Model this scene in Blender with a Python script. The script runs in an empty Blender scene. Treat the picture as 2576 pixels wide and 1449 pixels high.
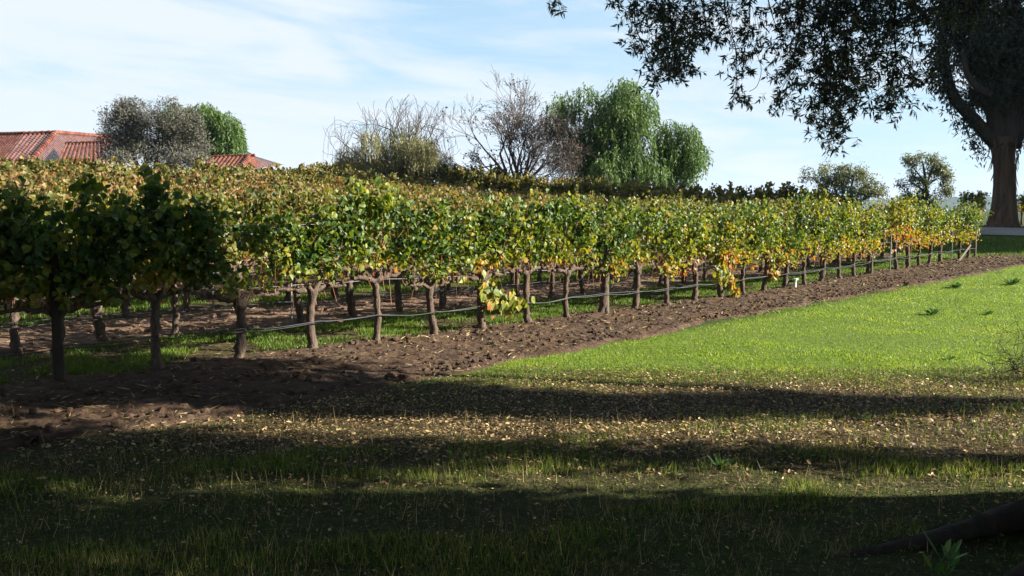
import bpy, math, random
import numpy as np
from mathutils import Vector, Matrix

SC = bpy.context.scene
COL = SC.collection
R = math.radians
rs = np.random.RandomState(11)
random.seed(5)

# ------------------------------------------------------------------ camera, sky, sun, exposure
F = 2240.0; CX = 1288.0; CY = 724.5; HOR = 525.0; H = 1.8      # measured on the photograph at 2576 px width
PITCH = math.atan((CY - HOR) / F)
cam_d = bpy.data.cameras.new('camera'); cam = bpy.data.objects.new('camera', cam_d); COL.objects.link(cam)
cam.location = (0, 0, H); cam.rotation_euler = (R(90) - PITCH, 0, 0)
cam_d.sensor_width = 36.0; cam_d.lens = 36.0 * F / 2576.0
cam_d.clip_start = 0.05; cam_d.clip_end = 6000
SC.camera = cam

SUN_EL = R(24); SUN_AZ = R(-3.5)          # azimuth from +X; slightly behind the camera
SUN_DIR = Vector((math.cos(SUN_EL) * math.cos(SUN_AZ), math.cos(SUN_EL) * math.sin(SUN_AZ), math.sin(SUN_EL)))
sun_d = bpy.data.lights.new('sun', 'SUN'); sun = bpy.data.objects.new('sun', sun_d); COL.objects.link(sun)
sun_d.energy = 5.0; sun_d.angle = R(0.5); sun_d.color = (1.0, 0.92, 0.80)
sun.rotation_euler = SUN_DIR.to_track_quat('Z', 'Y').to_euler(); sun.location = (60, -4, 30)
EXPOSURE = 2.05
WORLD_STRENGTH = 0.05

SC.view_settings.view_transform = 'Standard'; SC.view_settings.look = 'None'
SC.view_settings.gamma = 1.0; SC.view_settings.exposure = EXPOSURE
SC.render.resolution_x = 1024; SC.render.resolution_y = 576
cy = SC.cycles
cy.max_bounces = 6; cy.diffuse_bounces = 3; cy.glossy_bounces = 2; cy.transmission_bounces = 4
cy.volume_bounces = 0; cy.caustics_reflective = False; cy.caustics_refractive = False

class NT:
    """small helper round a node tree"""
    def __init__(s, tree): s.t = tree; s.n = tree.nodes; s.l = tree.links
    def new(s, kind, **kw):
        nd = s.n.new(kind)
        for k, v in kw.items():
            if k == 'inp':
                for a, b in v.items():
                    if hasattr(b, 'is_output') or isinstance(b, bpy.types.NodeSocket): s.l.new(b, nd.inputs[a])
                    else: nd.inputs[a].default_value = b
            else: setattr(nd, k, v)
        return nd
    def math(s, op, a, b=0.0, c=None, clamp=False):
        nd = s.n.new('ShaderNodeMath'); nd.operation = op; nd.use_clamp = clamp
        for i, v in enumerate((a, b) if c is None else (a, b, c)):
            if isinstance(v, bpy.types.NodeSocket): s.l.new(v, nd.inputs[i])
            else: nd.inputs[i].default_value = v
        return nd.outputs[0]
    def mix(s, fac, a, b, blend='MIX'):
        nd = s.n.new('ShaderNodeMix'); nd.data_type = 'RGBA'; nd.blend_type = blend
        for i, v in ((0, fac), (6, a), (7, b)):
            if isinstance(v, bpy.types.NodeSocket): s.l.new(v, nd.inputs[i])
            else: nd.inputs[i].default_value = v if i == 0 else (*v, 1.0)[:4]
        return nd.outputs[2]
    def noise(s, vec, scale, detail=4.0, rough=0.55, dist=0.0):
        nd = s.n.new('ShaderNodeTexNoise')
        if vec is not None: s.l.new(vec, nd.inputs['Vector'])
        nd.inputs['Scale'].default_value = scale; nd.inputs['Detail'].default_value = detail
        nd.inputs['Roughness'].default_value = rough; nd.inputs['Distortion'].default_value = dist
        return nd.outputs[0]
    def ramp(s, fac, stops, interp='LINEAR'):
        nd = s.n.new('ShaderNodeValToRGB'); s.l.new(fac, nd.inputs[0]); cr = nd.color_ramp; cr.interpolation = interp
        while len(cr.elements) < len(stops): cr.elements.new(0.5)
        for e, (p, c) in zip(cr.elements, stops):
            e.position = p; e.color = (*c, 1.0) if len(c) == 3 else c
        return nd.outputs[0]
    def smooth(s, v, lo, hi):
        nd = s.n.new('ShaderNodeMapRange'); nd.interpolation_type = 'SMOOTHSTEP'
        s.l.new(v, nd.inputs[0]); nd.inputs[1].default_value = lo; nd.inputs[2].default_value = hi
        return nd.outputs[0]

world = bpy.data.worlds.new('World'); SC.world = world; world.use_nodes = True
w = NT(world.node_tree)
for nd in list(w.n): w.n.remove(nd)
sky = w.new('ShaderNodeTexSky'); sky.sky_type = 'NISHITA'; sky.sun_disc = False
sky.sun_elevation = SUN_EL; sky.sun_rotation = R(90) - SUN_AZ
sky.air_density = 1.0; sky.dust_density = 0.6; sky.ozone_density = 1.6; sky.altitude = 100
tc = w.new('ShaderNodeTexCoord')
sep = w.new('ShaderNodeSeparateXYZ'); w.l.new(tc.outputs['Generated'], sep.inputs[0])
el = w.math('MAXIMUM', sep.outputs[2], 0.0)
# thin streaked cirrus: long along the horizon, short in elevation, slightly tilted
zz = w.math('ADD', w.math('MULTIPLY', sep.outputs[2], 15.0), w.math('MULTIPLY', sep.outputs[0], 1.3))
cvec = w.new('ShaderNodeCombineXYZ', inp={0: w.math('MULTIPLY', sep.outputs[0], 2.2), 1: w.math('MULTIPLY', sep.outputs[1], 2.2), 2: zz}).outputs[0]
n1 = w.noise(cvec, 1.15, 6.0, 0.55, 0.8)
n2 = w.noise(cvec, 3.6, 5.0, 0.6, 0.5)
cl = w.math('ADD', w.math('MULTIPLY', n1, 0.78), w.math('MULTIPLY', n2, 0.22))
cl = w.math('ADD', cl, w.math('MULTIPLY', sep.outputs[0], -0.16))          # more cloud to the left
cl = w.math('ADD', cl, w.math('MULTIPLY', w.smooth(el, 0.13, 0.0), 0.10))
cov = w.math('MULTIPLY', w.smooth(cl, 0.36, 0.62), 0.92)
cloudcol = (4.25, 4.6, 4.95)
high = w.smooth(el, 0.30, 0.60)                                             # thin veil and cirrus only low in the sky
veil = w.mix(w.math('MULTIPLY', w.math('SUBTRACT', 1.0, high), 0.68), sky.outputs[0], (2.5, 3.75, 4.75))
cov = w.math('MULTIPLY', cov, w.math('SUBTRACT', 1.0, w.math('MULTIPLY', high, 0.8)))
skyc = w.mix(cov, veil, cloudcol)
CLOUD_NODE_OUT = skyc
bg = w.new('ShaderNodeBackground', inp={0: skyc, 1: WORLD_STRENGTH})
wo = w.new('ShaderNodeOutputWorld'); w.l.new(bg.outputs[0], wo.inputs[0])

# ------------------------------------------------------------------ layout helpers
def at(x, y, Y):
    """the world point at forward distance Y seen at pixel x, y of the 2576 px wide photograph"""
    u, v = (x - CX) / F, (CY - y) / F
    c, s = math.cos(PITCH), math.sin(PITCH)
    d = (u, c + v * s, -s + v * c)
    k = Y / d[1]
    return np.array((d[0] * k, Y, H + d[2] * k))

P0 = np.array((-4.73, 9.2)); D = np.array((0.678, 0.735)); D = D / np.linalg.norm(D); N = np.array((-D[1], D[0]))
SP = 1.047; ROWSP = 2.45
ROW_ANG = math.atan2(D[1], D[0])
def ps(X, Y): return (X - P0[0]) * N[0] + (Y - P0[1]) * N[1], (X - P0[0]) * D[0] + (Y - P0[1]) * D[1]
def sp2xy(s, p): return P0[0] + s * D[0] + p * N[0], P0[1] + s * D[1] + p * N[1]
def sstep(a, b, x):
    t = np.clip((x - a) / (b - a), 0, 1); return t * t * (3 - 2 * t)
def ground(X, Y):
    X = np.asarray(X, float); Y = np.asarray(Y, float)
    p, s = ps(X, Y)
    pc = np.clip(p, 0, 40)
    g = 0.0018 * pc ** 2 * (1 - 0.6 * sstep(42, 75, p)) * (1 - 0.65 * sstep(41, 62, s))
    g = g - 0.15 * np.exp(-((s - 14) / 11.0) ** 2 - (p / 9.0) ** 2)
    g = g + 0.80 * sstep(33, 50, s) * (1 - 0.75 * sstep(54, 100, s)) * (1 - .8 * sstep(5, 18, p))
    near = np.exp(-((Y - 6) / 9.0) ** 2) * np.exp(-(X / 14.0) ** 2)
    g = g + near * (0.018 * np.sin(1.9 * X + 0.7 * Y) * np.sin(1.3 * Y - 0.6 * X) + 0.012 * np.sin(3.7 * X - 1.1) * np.sin(2.9 * Y + 0.4))
    m = at(2150, 1105, 6.95)
    g = g + 0.05 * np.exp(-(((X - m[0]) / 0.35) ** 2 + ((Y - m[1]) / 0.12) ** 2))
    return g
def g1(X, Y): return float(ground(X, Y))

_lat = np.random.RandomState(3).rand(64, 64, 8)
def vnoise(x, y, layer=0):
    """smooth value noise 0..1"""
    x = np.asarray(x, float); y = np.asarray(y, float)
    xi = np.floor(x).astype(int); yi = np.floor(y).astype(int); fx = x - xi; fy = y - yi
    fx = fx * fx * (3 - 2 * fx); fy = fy * fy * (3 - 2 * fy)
    T = _lat[:, :, layer]
    a = T[xi % 64, yi % 64]; b = T[(xi + 1) % 64, yi % 64]; c = T[xi % 64, (yi + 1) % 64]; d = T[(xi + 1) % 64, (yi + 1) % 64]
    return (a * (1 - fx) + b * fx) * (1 - fy) + (c * (1 - fx) + d * fx) * fy
def fbm(x, y, octs=4, layer=0):
    t = 0; a = 0.5; sc = 1.0
    for o in range(octs):
        t = t + a * vnoise(np.asarray(x) * sc + 17 * o, np.asarray(y) * sc + 9 * o, (layer + o) % 8); a *= 0.5; sc *= 2.03
    return t / (1 - 0.5 ** octs)

class Acc:
    """collects vertices and faces (with a material index) and links them as ONE mesh object"""
    def __init__(s): s.V = []; s.F = {}; s.n = 0
    def add(s, V, faces, mi=0):
        V = np.asarray(V, float).reshape(-1, 3)
        faces = np.asarray(faces, int)
        s.F.setdefault((faces.shape[1], mi), []).append(faces + s.n)
        s.V.append(V); s.n += len(V)
    def tmpl(s, V, tfaces, nper, mi=0):
        """V (k*nper,3); template faces repeated for each of k copies"""
        V = np.asarray(V, float).reshape(-1, 3); k = len(V) // nper
        off = (np.arange(k) * nper)[:, None]
        for f in tfaces:
            s.F.setdefault((len(f), mi), []).append(np.asarray(f, int)[None, :] + off + s.n)
        s.V.append(V); s.n += len(V)
    def mesh(s, name, mats, smooth=False):
        me = bpy.data.meshes.new(name)
        V = np.concatenate(s.V) if s.V else np.zeros((0, 3))
        loops = []; starts = []; tot = []; mi = []; c = 0
        for (k, m), lst in s.F.items():
            f = np.concatenate(lst); loops.append(f.ravel()); starts.append(c + np.arange(len(f)) * k)
            tot.append(np.full(len(f), k)); mi.append(np.full(len(f), m)); c += f.size
        loops = np.concatenate(loops); starts = np.concatenate(starts); tot = np.concatenate(tot); mi = np.concatenate(mi)
        me.vertices.add(len(V)); me.vertices.foreach_set('co', V.ravel().astype(np.float32))
        me.loops.add(len(loops)); me.loops.foreach_set('vertex_index', loops.astype(np.int32))
        me.polygons.add(len(starts)); me.polygons.foreach_set('loop_start', starts.astype(np.int32))
        me.polygons.foreach_set('loop_total', tot.astype(np.int32))
        for m in (mats if isinstance(mats, (list, tuple)) else [mats]): me.materials.append(m)
        me.polygons.foreach_set('material_index', mi.astype(np.int32))
        me.polygons.foreach_set('use_smooth', np.full(len(starts), bool(smooth)))
        me.update(calc_edges=True); me.validate()
        return me
    def build(s, name, mats, parent=None, smooth=False):
        o = bpy.data.objects.new(name, s.mesh(name, mats, smooth)); COL.objects.link(o)
        if parent is not None: o.parent = parent
        return o

def tag(o, label=None, cat=None, group=None, kind=None):
    if label: o['label'] = label
    if cat: o['category'] = cat
    if group: o['group'] = group
    if kind: o['kind'] = kind
    return o
def empty(name, loc, rz=0.0):
    o = bpy.data.objects.new(name, None); COL.objects.link(o); o.location = loc; o.rotation_euler = (0, 0, rz); o.empty_display_size = 0.2
    return o
def copy_tree(o, parent=None):
    c = o.copy(); COL.objects.link(c); c.parent = parent
    for ch in list(o.children): copy_tree(ch, c)
    return c

def unit(a): return a / np.maximum(np.linalg.norm(a, axis=-1, keepdims=True), 1e-9)
def tube(acc, pts, rad, sides=6, mi=0, jit=0.0, rng=rs, cap=True):
    pts = np.asarray(pts, float); n = len(pts); rad = np.broadcast_to(np.asarray(rad, float), (n,))
    t = unit(np.gradient(pts, axis=0))
    ref = np.array((0.31, 0.17, 1.0)) if abs(t[0][2]) < 0.85 else np.array((1.0, 0.2, 0.05))
    a = unit(np.cross(t, ref)); b = np.cross(t, a)
    th = np.arange(sides) / sides * 2 * math.pi
    rr = rad[:, None] * (1 + jit * (rng.rand(n, sides) - 0.5) * 2)
    V = pts[:, None, :] + rr[..., None] * (np.cos(th)[None, :, None] * a[:, None, :] + np.sin(th)[None, :, None] * b[:, None, :])
    i = np.arange(n - 1)[:, None] * sides; j = np.arange(sides)[None, :]; j2 = (j + 1) % sides
    q = np.stack([i + j, i + j2, i + sides + j2, i + sides + j], -1).reshape(-1, 4)
    acc.add(V.reshape(-1, 3), q, mi)
    if cap:
        base = acc.n - n * sides
        acc.F.setdefault((sides, mi), []).append(np.array([[base + (n - 1) * sides + k for k in range(sides)]]))
        acc.F.setdefault((sides, mi), []).append(np.array([[base + k for k in range(sides)][::-1]]))
def spline(ctrl, n):
    """smooth polyline through control points"""
    c = np.asarray(ctrl, float); m = len(c); t = np.linspace(0, m - 1, n); out = []
    for v in t:
        i = min(int(v), m - 2); f = v - i
        p0 = c[max(i - 1, 0)]; p1 = c[i]; p2 = c[i + 1]; p3 = c[min(i + 2, m - 1)]
        out.append(0.5 * ((2 * p1) + (-p0 + p2) * f + (2 * p0 - 5 * p1 + 4 * p2 - p3) * f * f + (-p0 + 3 * p1 - 3 * p2 + p3) * f ** 3))
    return np.array(out)
def box(acc, lo, hi, mi=0):
    x0, y0, z0 = lo; x1, y1, z1 = hi
    V = [(x0, y0, z0), (x1, y0, z0), (x1, y1, z0), (x0, y1, z0), (x0, y0, z1), (x1, y0, z1), (x1, y1, z1), (x0, y1, z1)]
    acc.add(V, [(0, 3, 2, 1), (4, 5, 6, 7), (0, 1, 5, 4), (1, 2, 6, 5), (2, 3, 7, 6), (3, 0, 4, 7)], mi)

# leaf templates: (u along, v across, w fold) and faces
T_GRAPE = (np.array([(0, 0, 0), (0.02, .40, .10), (.42, .55, .16), (.68, .34, .08), (1, 0, -.12), (.68, -.34, .08), (.42, -.55, .16), (.02, -.40, .10)]),
           [(0, 3, 2, 1), (0, 7, 6, 5), (0, 5, 4), (0, 4, 3)])
T_LANCE = (np.array([(0, 0, 0), (.35, .5, .12), (1, 0, -.1), (.35, -.5, .12)]), [(0, 2, 1), (0, 3, 2)])
T_OVAL = (np.array([(0, 0, 0), (.3, .5, .1), (.75, .4, .05), (1, 0, -.05), (.75, -.4, .05), (.3, -.5, .1)]), [(0, 3, 2, 1), (0, 5, 4, 3)])
def leaves(acc, C, A, Nn, L, W, T, mi=0):
    C = np.asarray(C, float).reshape(-1, 3); k = len(C)
    if k == 0: return
    A = unit(A); Nn = Nn - (Nn * A).sum(-1, keepdims=True) * A; Nn = unit(Nn); B = np.cross(Nn, A)
    L = np.broadcast_to(np.asarray(L, float), (k,))[:, None, None]; W = np.broadcast_to(np.asarray(W, float), (k,))[:, None, None]
    t = T[0]
    V = C[:, None, :] + t[None, :, 0:1] * L * A[:, None, :] + t[None, :, 1:2] * W * B[:, None, :] + t[None, :, 2:3] * W * Nn[:, None, :]
    acc.tmpl(V.reshape(-1, 3), T[1], len(t), mi)

# ------------------------------------------------------------------ materials
def new_mat(name):
    m = bpy.data.materials.new(name); m.use_nodes = True; t = NT(m.node_tree)
    for nd in list(t.n): t.n.remove(nd)
    out = t.new('ShaderNodeOutputMaterial')
    return m, t, out
def leaf_mat(name, stops, rough=0.45, transl=0.35, spec=0.4, noise_scale=0.0, noise_amt=0.0, boost=1.5):
    m, t, out = new_mat(name)
    geo = t.new('ShaderNodeNewGeometry'); r = geo.outputs['Random Per Island']
    if noise_amt:
        tcx = t.new('ShaderNodeTexCoord')
        nz = t.noise(tcx.outputs['Object'], noise_scale, 2.0)
        r = t.math('ADD', t.math('MULTIPLY', r, 1 - noise_amt), t.math('MULTIPLY', t.math('SUBTRACT', t.math('MULTIPLY', nz, 2.2), 0.6), noise_amt), clamp=True)
    c = t.ramp(r, stops)
    pb = t.new('ShaderNodeBsdfPrincipled', inp={'Base Color': c, 'Roughness': rough, 'Specular IOR Level': spec})
    cb = t.mix(1.0, c, (boost, boost, boost * 0.7), 'MULTIPLY')
    tr = t.new('ShaderNodeBsdfTranslucent', inp={'Color': cb})
    mx = t.new('ShaderNodeMixShader', inp={0: transl, 1: pb.outputs[0], 2: tr.outputs[0]}); t.l.new(mx.outputs[0], out.inputs[0])
    return m
def vine_leaf_mat():
    m, t, out = new_mat('vine_leaf')
    geo = t.new('ShaderNodeNewGeometry'); r = geo.outputs['Random Per Island']
    tcx = t.new('ShaderNodeTexCoord'); sp_ = t.new('ShaderNodeSeparateXYZ'); t.l.new(tcx.outputs['Object'], sp_.inputs[0])
    oi = t.new('ShaderNodeObjectInfo'); oc = t.new('ShaderNodeSeparateColor'); t.l.new(oi.outputs['Color'], oc.inputs[0])
    low = t.smooth(sp_.outputs[2], 1.36, 0.86)
    geo_n = t.noise(geo.outputs['Position'], 2.1, 2.0)
    v = t.math('MULTIPLY', r, 0.50)
    v = t.math('ADD', v, t.math('MULTIPLY', t.math('SUBTRACT', geo_n, 0.54), 1.0))
    v = t.math('ADD', v, t.math('MULTIPLY', low, 0.28))
    v = t.math('ADD', v, oc.outputs[0], clamp=True)
    c = t.ramp(v, [(0.0, (.018, .048, .012)), (.20, (.048, .092, .016)), (.40, (.125, .165, .022)), (.60, (.225, .20, .032)), (.76, (.30, .155, .036)), (.89, (.25, .075, .024)), (1.0, (.14, .05, .028))])
    dry = t.ramp(r, [(0.0, (.035, .045, .014)), (.38, (.115, .11, .026)), (.62, (.15, .095, .034)), (.82, (.16, .070, .032)), (1.0, (.29, .20, .09))])
    c = t.mix(oc.outputs[1], c, dry)
    pb = t.new('ShaderNodeBsdfPrincipled', inp={'Base Color': c, 'Roughness': 0.5, 'Specular IOR Level': 0.28})
    cb = t.mix(1.0, c, (2.2, 2.0, 0.7), 'MULTIPLY')
    tr = t.new('ShaderNodeBsdfTranslucent', inp={'Color': cb})
    mx = t.new('ShaderNodeMixShader', inp={0: 0.30, 1: pb.outputs[0], 2: tr.outputs[0]}); t.l.new(mx.outputs[0], out.inputs[0])
    return m
def bark_mat(name, c1, c2, scale=12.0, stretch=0.2, bump=0.6, bdist=0.03):
    m, t, out = new_mat(name)
    tcx = t.new('ShaderNodeTexCoord'); mp = t.new('ShaderNodeMapping'); t.l.new(tcx.outputs['Object'], mp.inputs[0]); mp.inputs['Scale'].default_value = (1, 1, stretch)
    n1 = t.noise(mp.outputs[0], scale, 6.0, 0.62, 0.4); n2 = t.noise(mp.outputs[0], scale * 3.1, 4.0)
    c = t.ramp(n1, [(0.3, c1), (0.72, c2)])
    c = t.mix(t.math('MULTIPLY', n2, 0.5), c, tuple(x * 0.45 for x in c1))
    bp = t.new('ShaderNodeBump', inp={'Strength': bump, 'Distance': bdist, 'Height': t.math('ADD', n1, t.math('MULTIPLY', n2, 0.4))})
    pb = t.new('ShaderNodeBsdfPrincipled', inp={'Base Color': c, 'Roughness': 0.9, 'Specular IOR Level': 0.15, 'Normal': bp.outputs[0]}); t.l.new(pb.outputs[0], out.inputs[0])
    return m
def plain_mat(name, col, rough=0.6, spec=0.4, metal=0.0, var=0.25, scale=20.0):
    m, t, out = new_mat(name)
    tcx = t.new('ShaderNodeTexCoord'); nz = t.noise(tcx.outputs['Object'], scale, 4.0)
    c = t.mix(t.math('MULTIPLY', nz, var), col, tuple(x * 0.35 for x in col))
    pb = t.new('ShaderNodeBsdfPrincipled', inp={'Base Color': c, 'Roughness': rough, 'Specular IOR Level': spec, 'Metallic': metal}); t.l.new(pb.outputs[0], out.inputs[0])
    return m
def soil_mat(name='tilled_soil', k=1.0):
    m, t, out = new_mat(name)
    tcx = t.new('ShaderNodeTexCoord'); v = tcx.outputs['Object']
    a = t.noise(v, 6.0, 6.0, 0.65); b = t.noise(v, 38.0, 5.0, 0.7); cc = t.noise(v, 1.1, 3.0)
    c = t.ramp(a, [(p_, tuple(x * k for x in c_)) for p_, c_ in ((.28, (.032, .021, .014)), (.55, (.074, .049, .034)), (.8, (.140, .100, .070)))])
    c = t.mix(t.smooth(b, .66, .76), c, (.36, .27, .16)); c = t.mix(t.math('MULTIPLY', t.smooth(cc, .4, .75), .35), c, (.11, .062, .034))
    bp = t.new('ShaderNodeBump', inp={'Strength': 0.9, 'Distance': 0.05, 'Height': t.math('ADD', a, t.math('MULTIPLY', b, 0.5))})
    pb = t.new('ShaderNodeBsdfPrincipled', inp={'Base Color': c, 'Roughness': 0.95, 'Specular IOR Level': 0.1, 'Normal': bp.outputs[0]}); t.l.new(pb.outputs[0], out.inputs[0])
    return m
def ground_mat():
    m, t, out = new_mat('ground_cover')
    tcx = t.new('ShaderNodeTexCoord'); v = tcx.outputs['Object']
    sp_ = t.new('ShaderNodeSeparateXYZ'); t.l.new(v, sp_.inputs[0]); X, Y = sp_.outputs[0], sp_.outputs[1]
    p = t.math('ADD', t.math('MULTIPLY', t.math('SUBTRACT', X, float(P0[0])), float(N[0])), t.math('MULTIPLY', t.math('SUBTRACT', Y, float(P0[1])), float(N[1])))
    s = t.math('ADD', t.math('MULTIPLY', t.math('SUBTRACT', X, float(P0[0])), float(D[0])), t.math('MULTIPLY', t.math('SUBTRACT', Y, float(P0[1])), float(D[1])))
    wob = t.noise(v, 1.3, 4.0); fine = t.noise(v, 9.0, 5.0, 0.6); big = t.noise(v, 0.35, 3.0); ff = t.noise(v, 45.0, 4.0, 0.7); vf = t.noise(v, 190.0, 3.0, 0.7)
    pw = t.math('ADD', p, t.math('MULTIPLY', t.math('SUBTRACT', wob, 0.5), 0.7))
    ph = t.math('FRACT', t.math('DIVIDE', pw, 2 * ROWSP))                       # 0..0.5 green middle, 0.5..1 tilled middle
    soilrow = t.math('MULTIPLY', t.smooth(ph, .47, .53), t.smooth(ph, 1.0, .97))
    inblock = t.math('MULTIPLY', t.math('MULTIPLY', t.smooth(pw, -0.1, 0.1), t.smooth(s, 33.5, 32.0)), 1.0)
    soil = t.math('MULTIPLY', soilrow, inblock)
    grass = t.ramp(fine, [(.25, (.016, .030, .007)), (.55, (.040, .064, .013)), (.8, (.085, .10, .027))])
    earth = t.ramp(fine, [(.25, (.036, .022, .014)), (.6, (.085, .052, .032)), (.85, (.16, .108, .066))])
    earth = t.mix(t.smooth(ff, .62, .75), earth, (.33, .25, .15))
    lit_lo = t.smooth(Y, 5.2, 6.4); lit_hi = t.smooth(t.math('ADD', Y, t.math('MULTIPLY', wob, 1.4)), 11.0, 9.4)
    litter = t.math('MULTIPLY', t.math('MULTIPLY', lit_lo, lit_hi), t.smooth(p, -1.5, -3.4))
    patch = t.math('MAXIMUM', t.smooth(big, .50, .64), t.math('MULTIPLY', inblock, 2.2))
    e_amt = t.math('MAXIMUM', soil, t.math('MAXIMUM', t.math('MULTIPLY', litter, .75), t.math('MULTIPLY', patch, .30)))
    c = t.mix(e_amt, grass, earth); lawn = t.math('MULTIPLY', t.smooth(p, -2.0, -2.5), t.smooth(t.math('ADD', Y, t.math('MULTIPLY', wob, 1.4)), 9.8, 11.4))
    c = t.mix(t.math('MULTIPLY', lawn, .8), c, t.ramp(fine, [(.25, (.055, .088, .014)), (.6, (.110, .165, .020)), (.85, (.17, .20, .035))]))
    c = t.mix(t.math('MULTIPLY', t.smooth(vf, .48, .62), t.math('SUBTRACT', .75, t.math('MULTIPLY', lawn, .55))), c, (.010, .012, .005)); c = t.mix(t.math('MULTIPLY', t.smooth(vf, .40, .32), .5), c, (.16, .13, .06))
    bp = t.new('ShaderNodeBump', inp={'Strength': 0.8, 'Distance': 0.05, 'Height': t.math('ADD', fine, t.math('MULTIPLY', ff, 0.5))})
    pb = t.new('ShaderNodeBsdfPrincipled', inp={'Base Color': c, 'Roughness': 0.95, 'Specular IOR Level': 0.1, 'Normal': bp.outputs[0]}); t.l.new(pb.outputs[0], out.inputs[0])
    return m
def tile_mat():
    m, t, out = new_mat('roof_tile')
    geo = t.new('ShaderNodeNewGeometry'); tcx = t.new('ShaderNodeTexCoord')
    n = t.noise(tcx.outputs['Object'], 2.5, 4.0); n2 = t.noise(tcx.outputs['Object'], 0.6, 3.0)
    c = t.ramp(geo.outputs['Random Per Island'], [(0, (.075, .027, .020)), (.5, (.122, .043, .030)), (1, (.17, .070, .050))])
    c = t.mix(t.smooth(n, .55, .75), c, (.10, .045, .035)); c = t.mix(t.math('MULTIPLY', t.smooth(n2, .45, .65), .35), c, (.17, .10, .075))
    pb = t.new('ShaderNodeBsdfPrincipled', inp={'Base Color': c, 'Roughness': 0.9, 'Specular IOR Level': 0.08}); t.l.new(pb.outputs[0], out.inputs[0])
    return m
def gravel_mat():
    m, t, out = new_mat('road_gravel')
    tcx = t.new('ShaderNodeTexCoord'); a = t.noise(tcx.outputs['Object'], 14.0, 6.0, .7); b = t.noise(tcx.outputs['Object'], .6, 3.0)
    c = t.ramp(a, [(.3, (.17, .15, .13)), (.7, (.36, .33, .29))]); c = t.mix(t.math('MULTIPLY', t.smooth(b, .45, .65), .4), c, (.16, .12, .085))
    bp = t.new('ShaderNodeBump', inp={'Strength': .6, 'Distance': .02, 'Height': a})
    pb = t.new('ShaderNodeBsdfPrincipled', inp={'Base Color': c, 'Roughness': .95, 'Specular IOR Level': .1, 'Normal': bp.outputs[0]}); t.l.new(pb.outputs[0], out.inputs[0])
    return m

M = {}
M['vine'] = vine_leaf_mat()
M['cane'] = plain_mat('vine_cane', (.33, .15, .065), .6, .3, var=.5, scale=30)
M['vbark'] = bark_mat('vine_bark', (.045, .033, .026), (.17, .125, .095), 26, .3, 1.0, .03)
M['soil'] = soil_mat(); M['sunlit_soil'] = soil_mat('sunlit_soil', 1.9); M['ground'] = ground_mat(); M['gravel'] = gravel_mat(); M['tile'] = tile_mat()  # row-middle soil is the same soil, its colour brightened to look sunlit
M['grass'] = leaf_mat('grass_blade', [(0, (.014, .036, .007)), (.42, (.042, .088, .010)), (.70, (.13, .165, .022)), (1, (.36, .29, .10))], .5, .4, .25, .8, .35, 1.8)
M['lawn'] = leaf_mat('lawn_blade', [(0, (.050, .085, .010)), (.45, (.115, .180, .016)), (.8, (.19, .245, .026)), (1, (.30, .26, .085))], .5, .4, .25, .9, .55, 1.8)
M['cover'] = leaf_mat('cover_blade', [(0, (.035, .070, .010)), (.5, (.075, .130, .016)), (.85, (.13, .185, .026)), (1, (.24, .22, .07))], .5, .35, .2, .6, .35, 1.6)
M['drygrass'] = leaf_mat('dry_grass', [(0, (.20, .15, .07)), (.6, (.34, .27, .13)), (1, (.45, .37, .19))], .6, .25, .2)
M['litter'] = leaf_mat('fallen_leaf', [(0, (.06, .036, .02)), (.35, (.16, .10, .052)), (.70, (.29, .20, .10)), (.93, (.44, .32, .16)), (1, (.5, .42, .15))], .55, .15, .3)
M['thatch'] = leaf_mat('thatch', [(0, (.020, .017, .008)), (.45, (.050, .044, .017)), (.8, (.105, .080, .036)), (1, (.26, .20, .10))], .7, .15, .15)
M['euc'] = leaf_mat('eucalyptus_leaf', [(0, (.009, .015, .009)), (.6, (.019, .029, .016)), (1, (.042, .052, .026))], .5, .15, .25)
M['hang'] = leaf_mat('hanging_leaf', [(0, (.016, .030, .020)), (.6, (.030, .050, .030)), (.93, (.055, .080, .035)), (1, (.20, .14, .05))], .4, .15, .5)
M['pepper'] = leaf_mat('pepper_leaf', [(0, (.035, .075, .020)), (.5, (.075, .135, .032)), (1, (.14, .20, .05))], .5, .3, .3, .35, .4)
M['olive'] = leaf_mat('olive_leaf', [(0, (.060, .062, .050)), (.55, (.100, .100, .080)), (1, (.16, .145, .115))], .65, .15, .12, .4, .4)
M['willow'] = leaf_mat('willow_leaf', [(0, (.10, .105, .050)), (.5, (.185, .180, .085)), (1, (.27, .25, .13))], .55, .3, .25, .4, .4)
M['gum'] = leaf_mat('gum_leaf', [(0, (.060, .080, .038)), (.55, (.11, .13, .060)), (1, (.19, .20, .09))], .45, .25, .4, .4, .3)
M['bush'] = leaf_mat('bush_leaf', [(0, (.018, .040, .016)), (.6, (.035, .070, .024)), (1, (.07, .11, .035))], .5, .2, .35)
M['weed'] = leaf_mat('weed_leaf', [(0, (.030, .075, .018)), (.6, (.055, .130, .025)), (1, (.10, .19, .04))], .45, .3, .35)
M['brownleaf'] = leaf_mat('withered_leaf', [(0, (.040, .034, .034)), (.6, (.078, .064, .060)), (1, (.14, .11, .09))], .6, .15, .2)
M['eucbark'] = bark_mat('eucalyptus_bark', (.036, .025, .018), (.150, .100, .064), 5.5, .10, .9, .06)
M['darkbark'] = bark_mat('dark_bark', (.022, .018, .015), (.060, .047, .038), 9, .2, .8, .03)
M['greybark'] = bark_mat('grey_bark', (.10, .085, .075), (.24, .20, .17), 9, .2, .6, .02)
M['barebark'] = bark_mat('bare_twig', (.060, .048, .042), (.13, .10, .082), 6, .3, .4, .02)
M['wood'] = bark_mat('weathered_post', (.085, .068, .054), (.22, .18, .145), 16, .06, .6, .008)
M['steel'] = plain_mat('galvanised_wire', (.16, .16, .16), .6, .3, .5)
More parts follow.
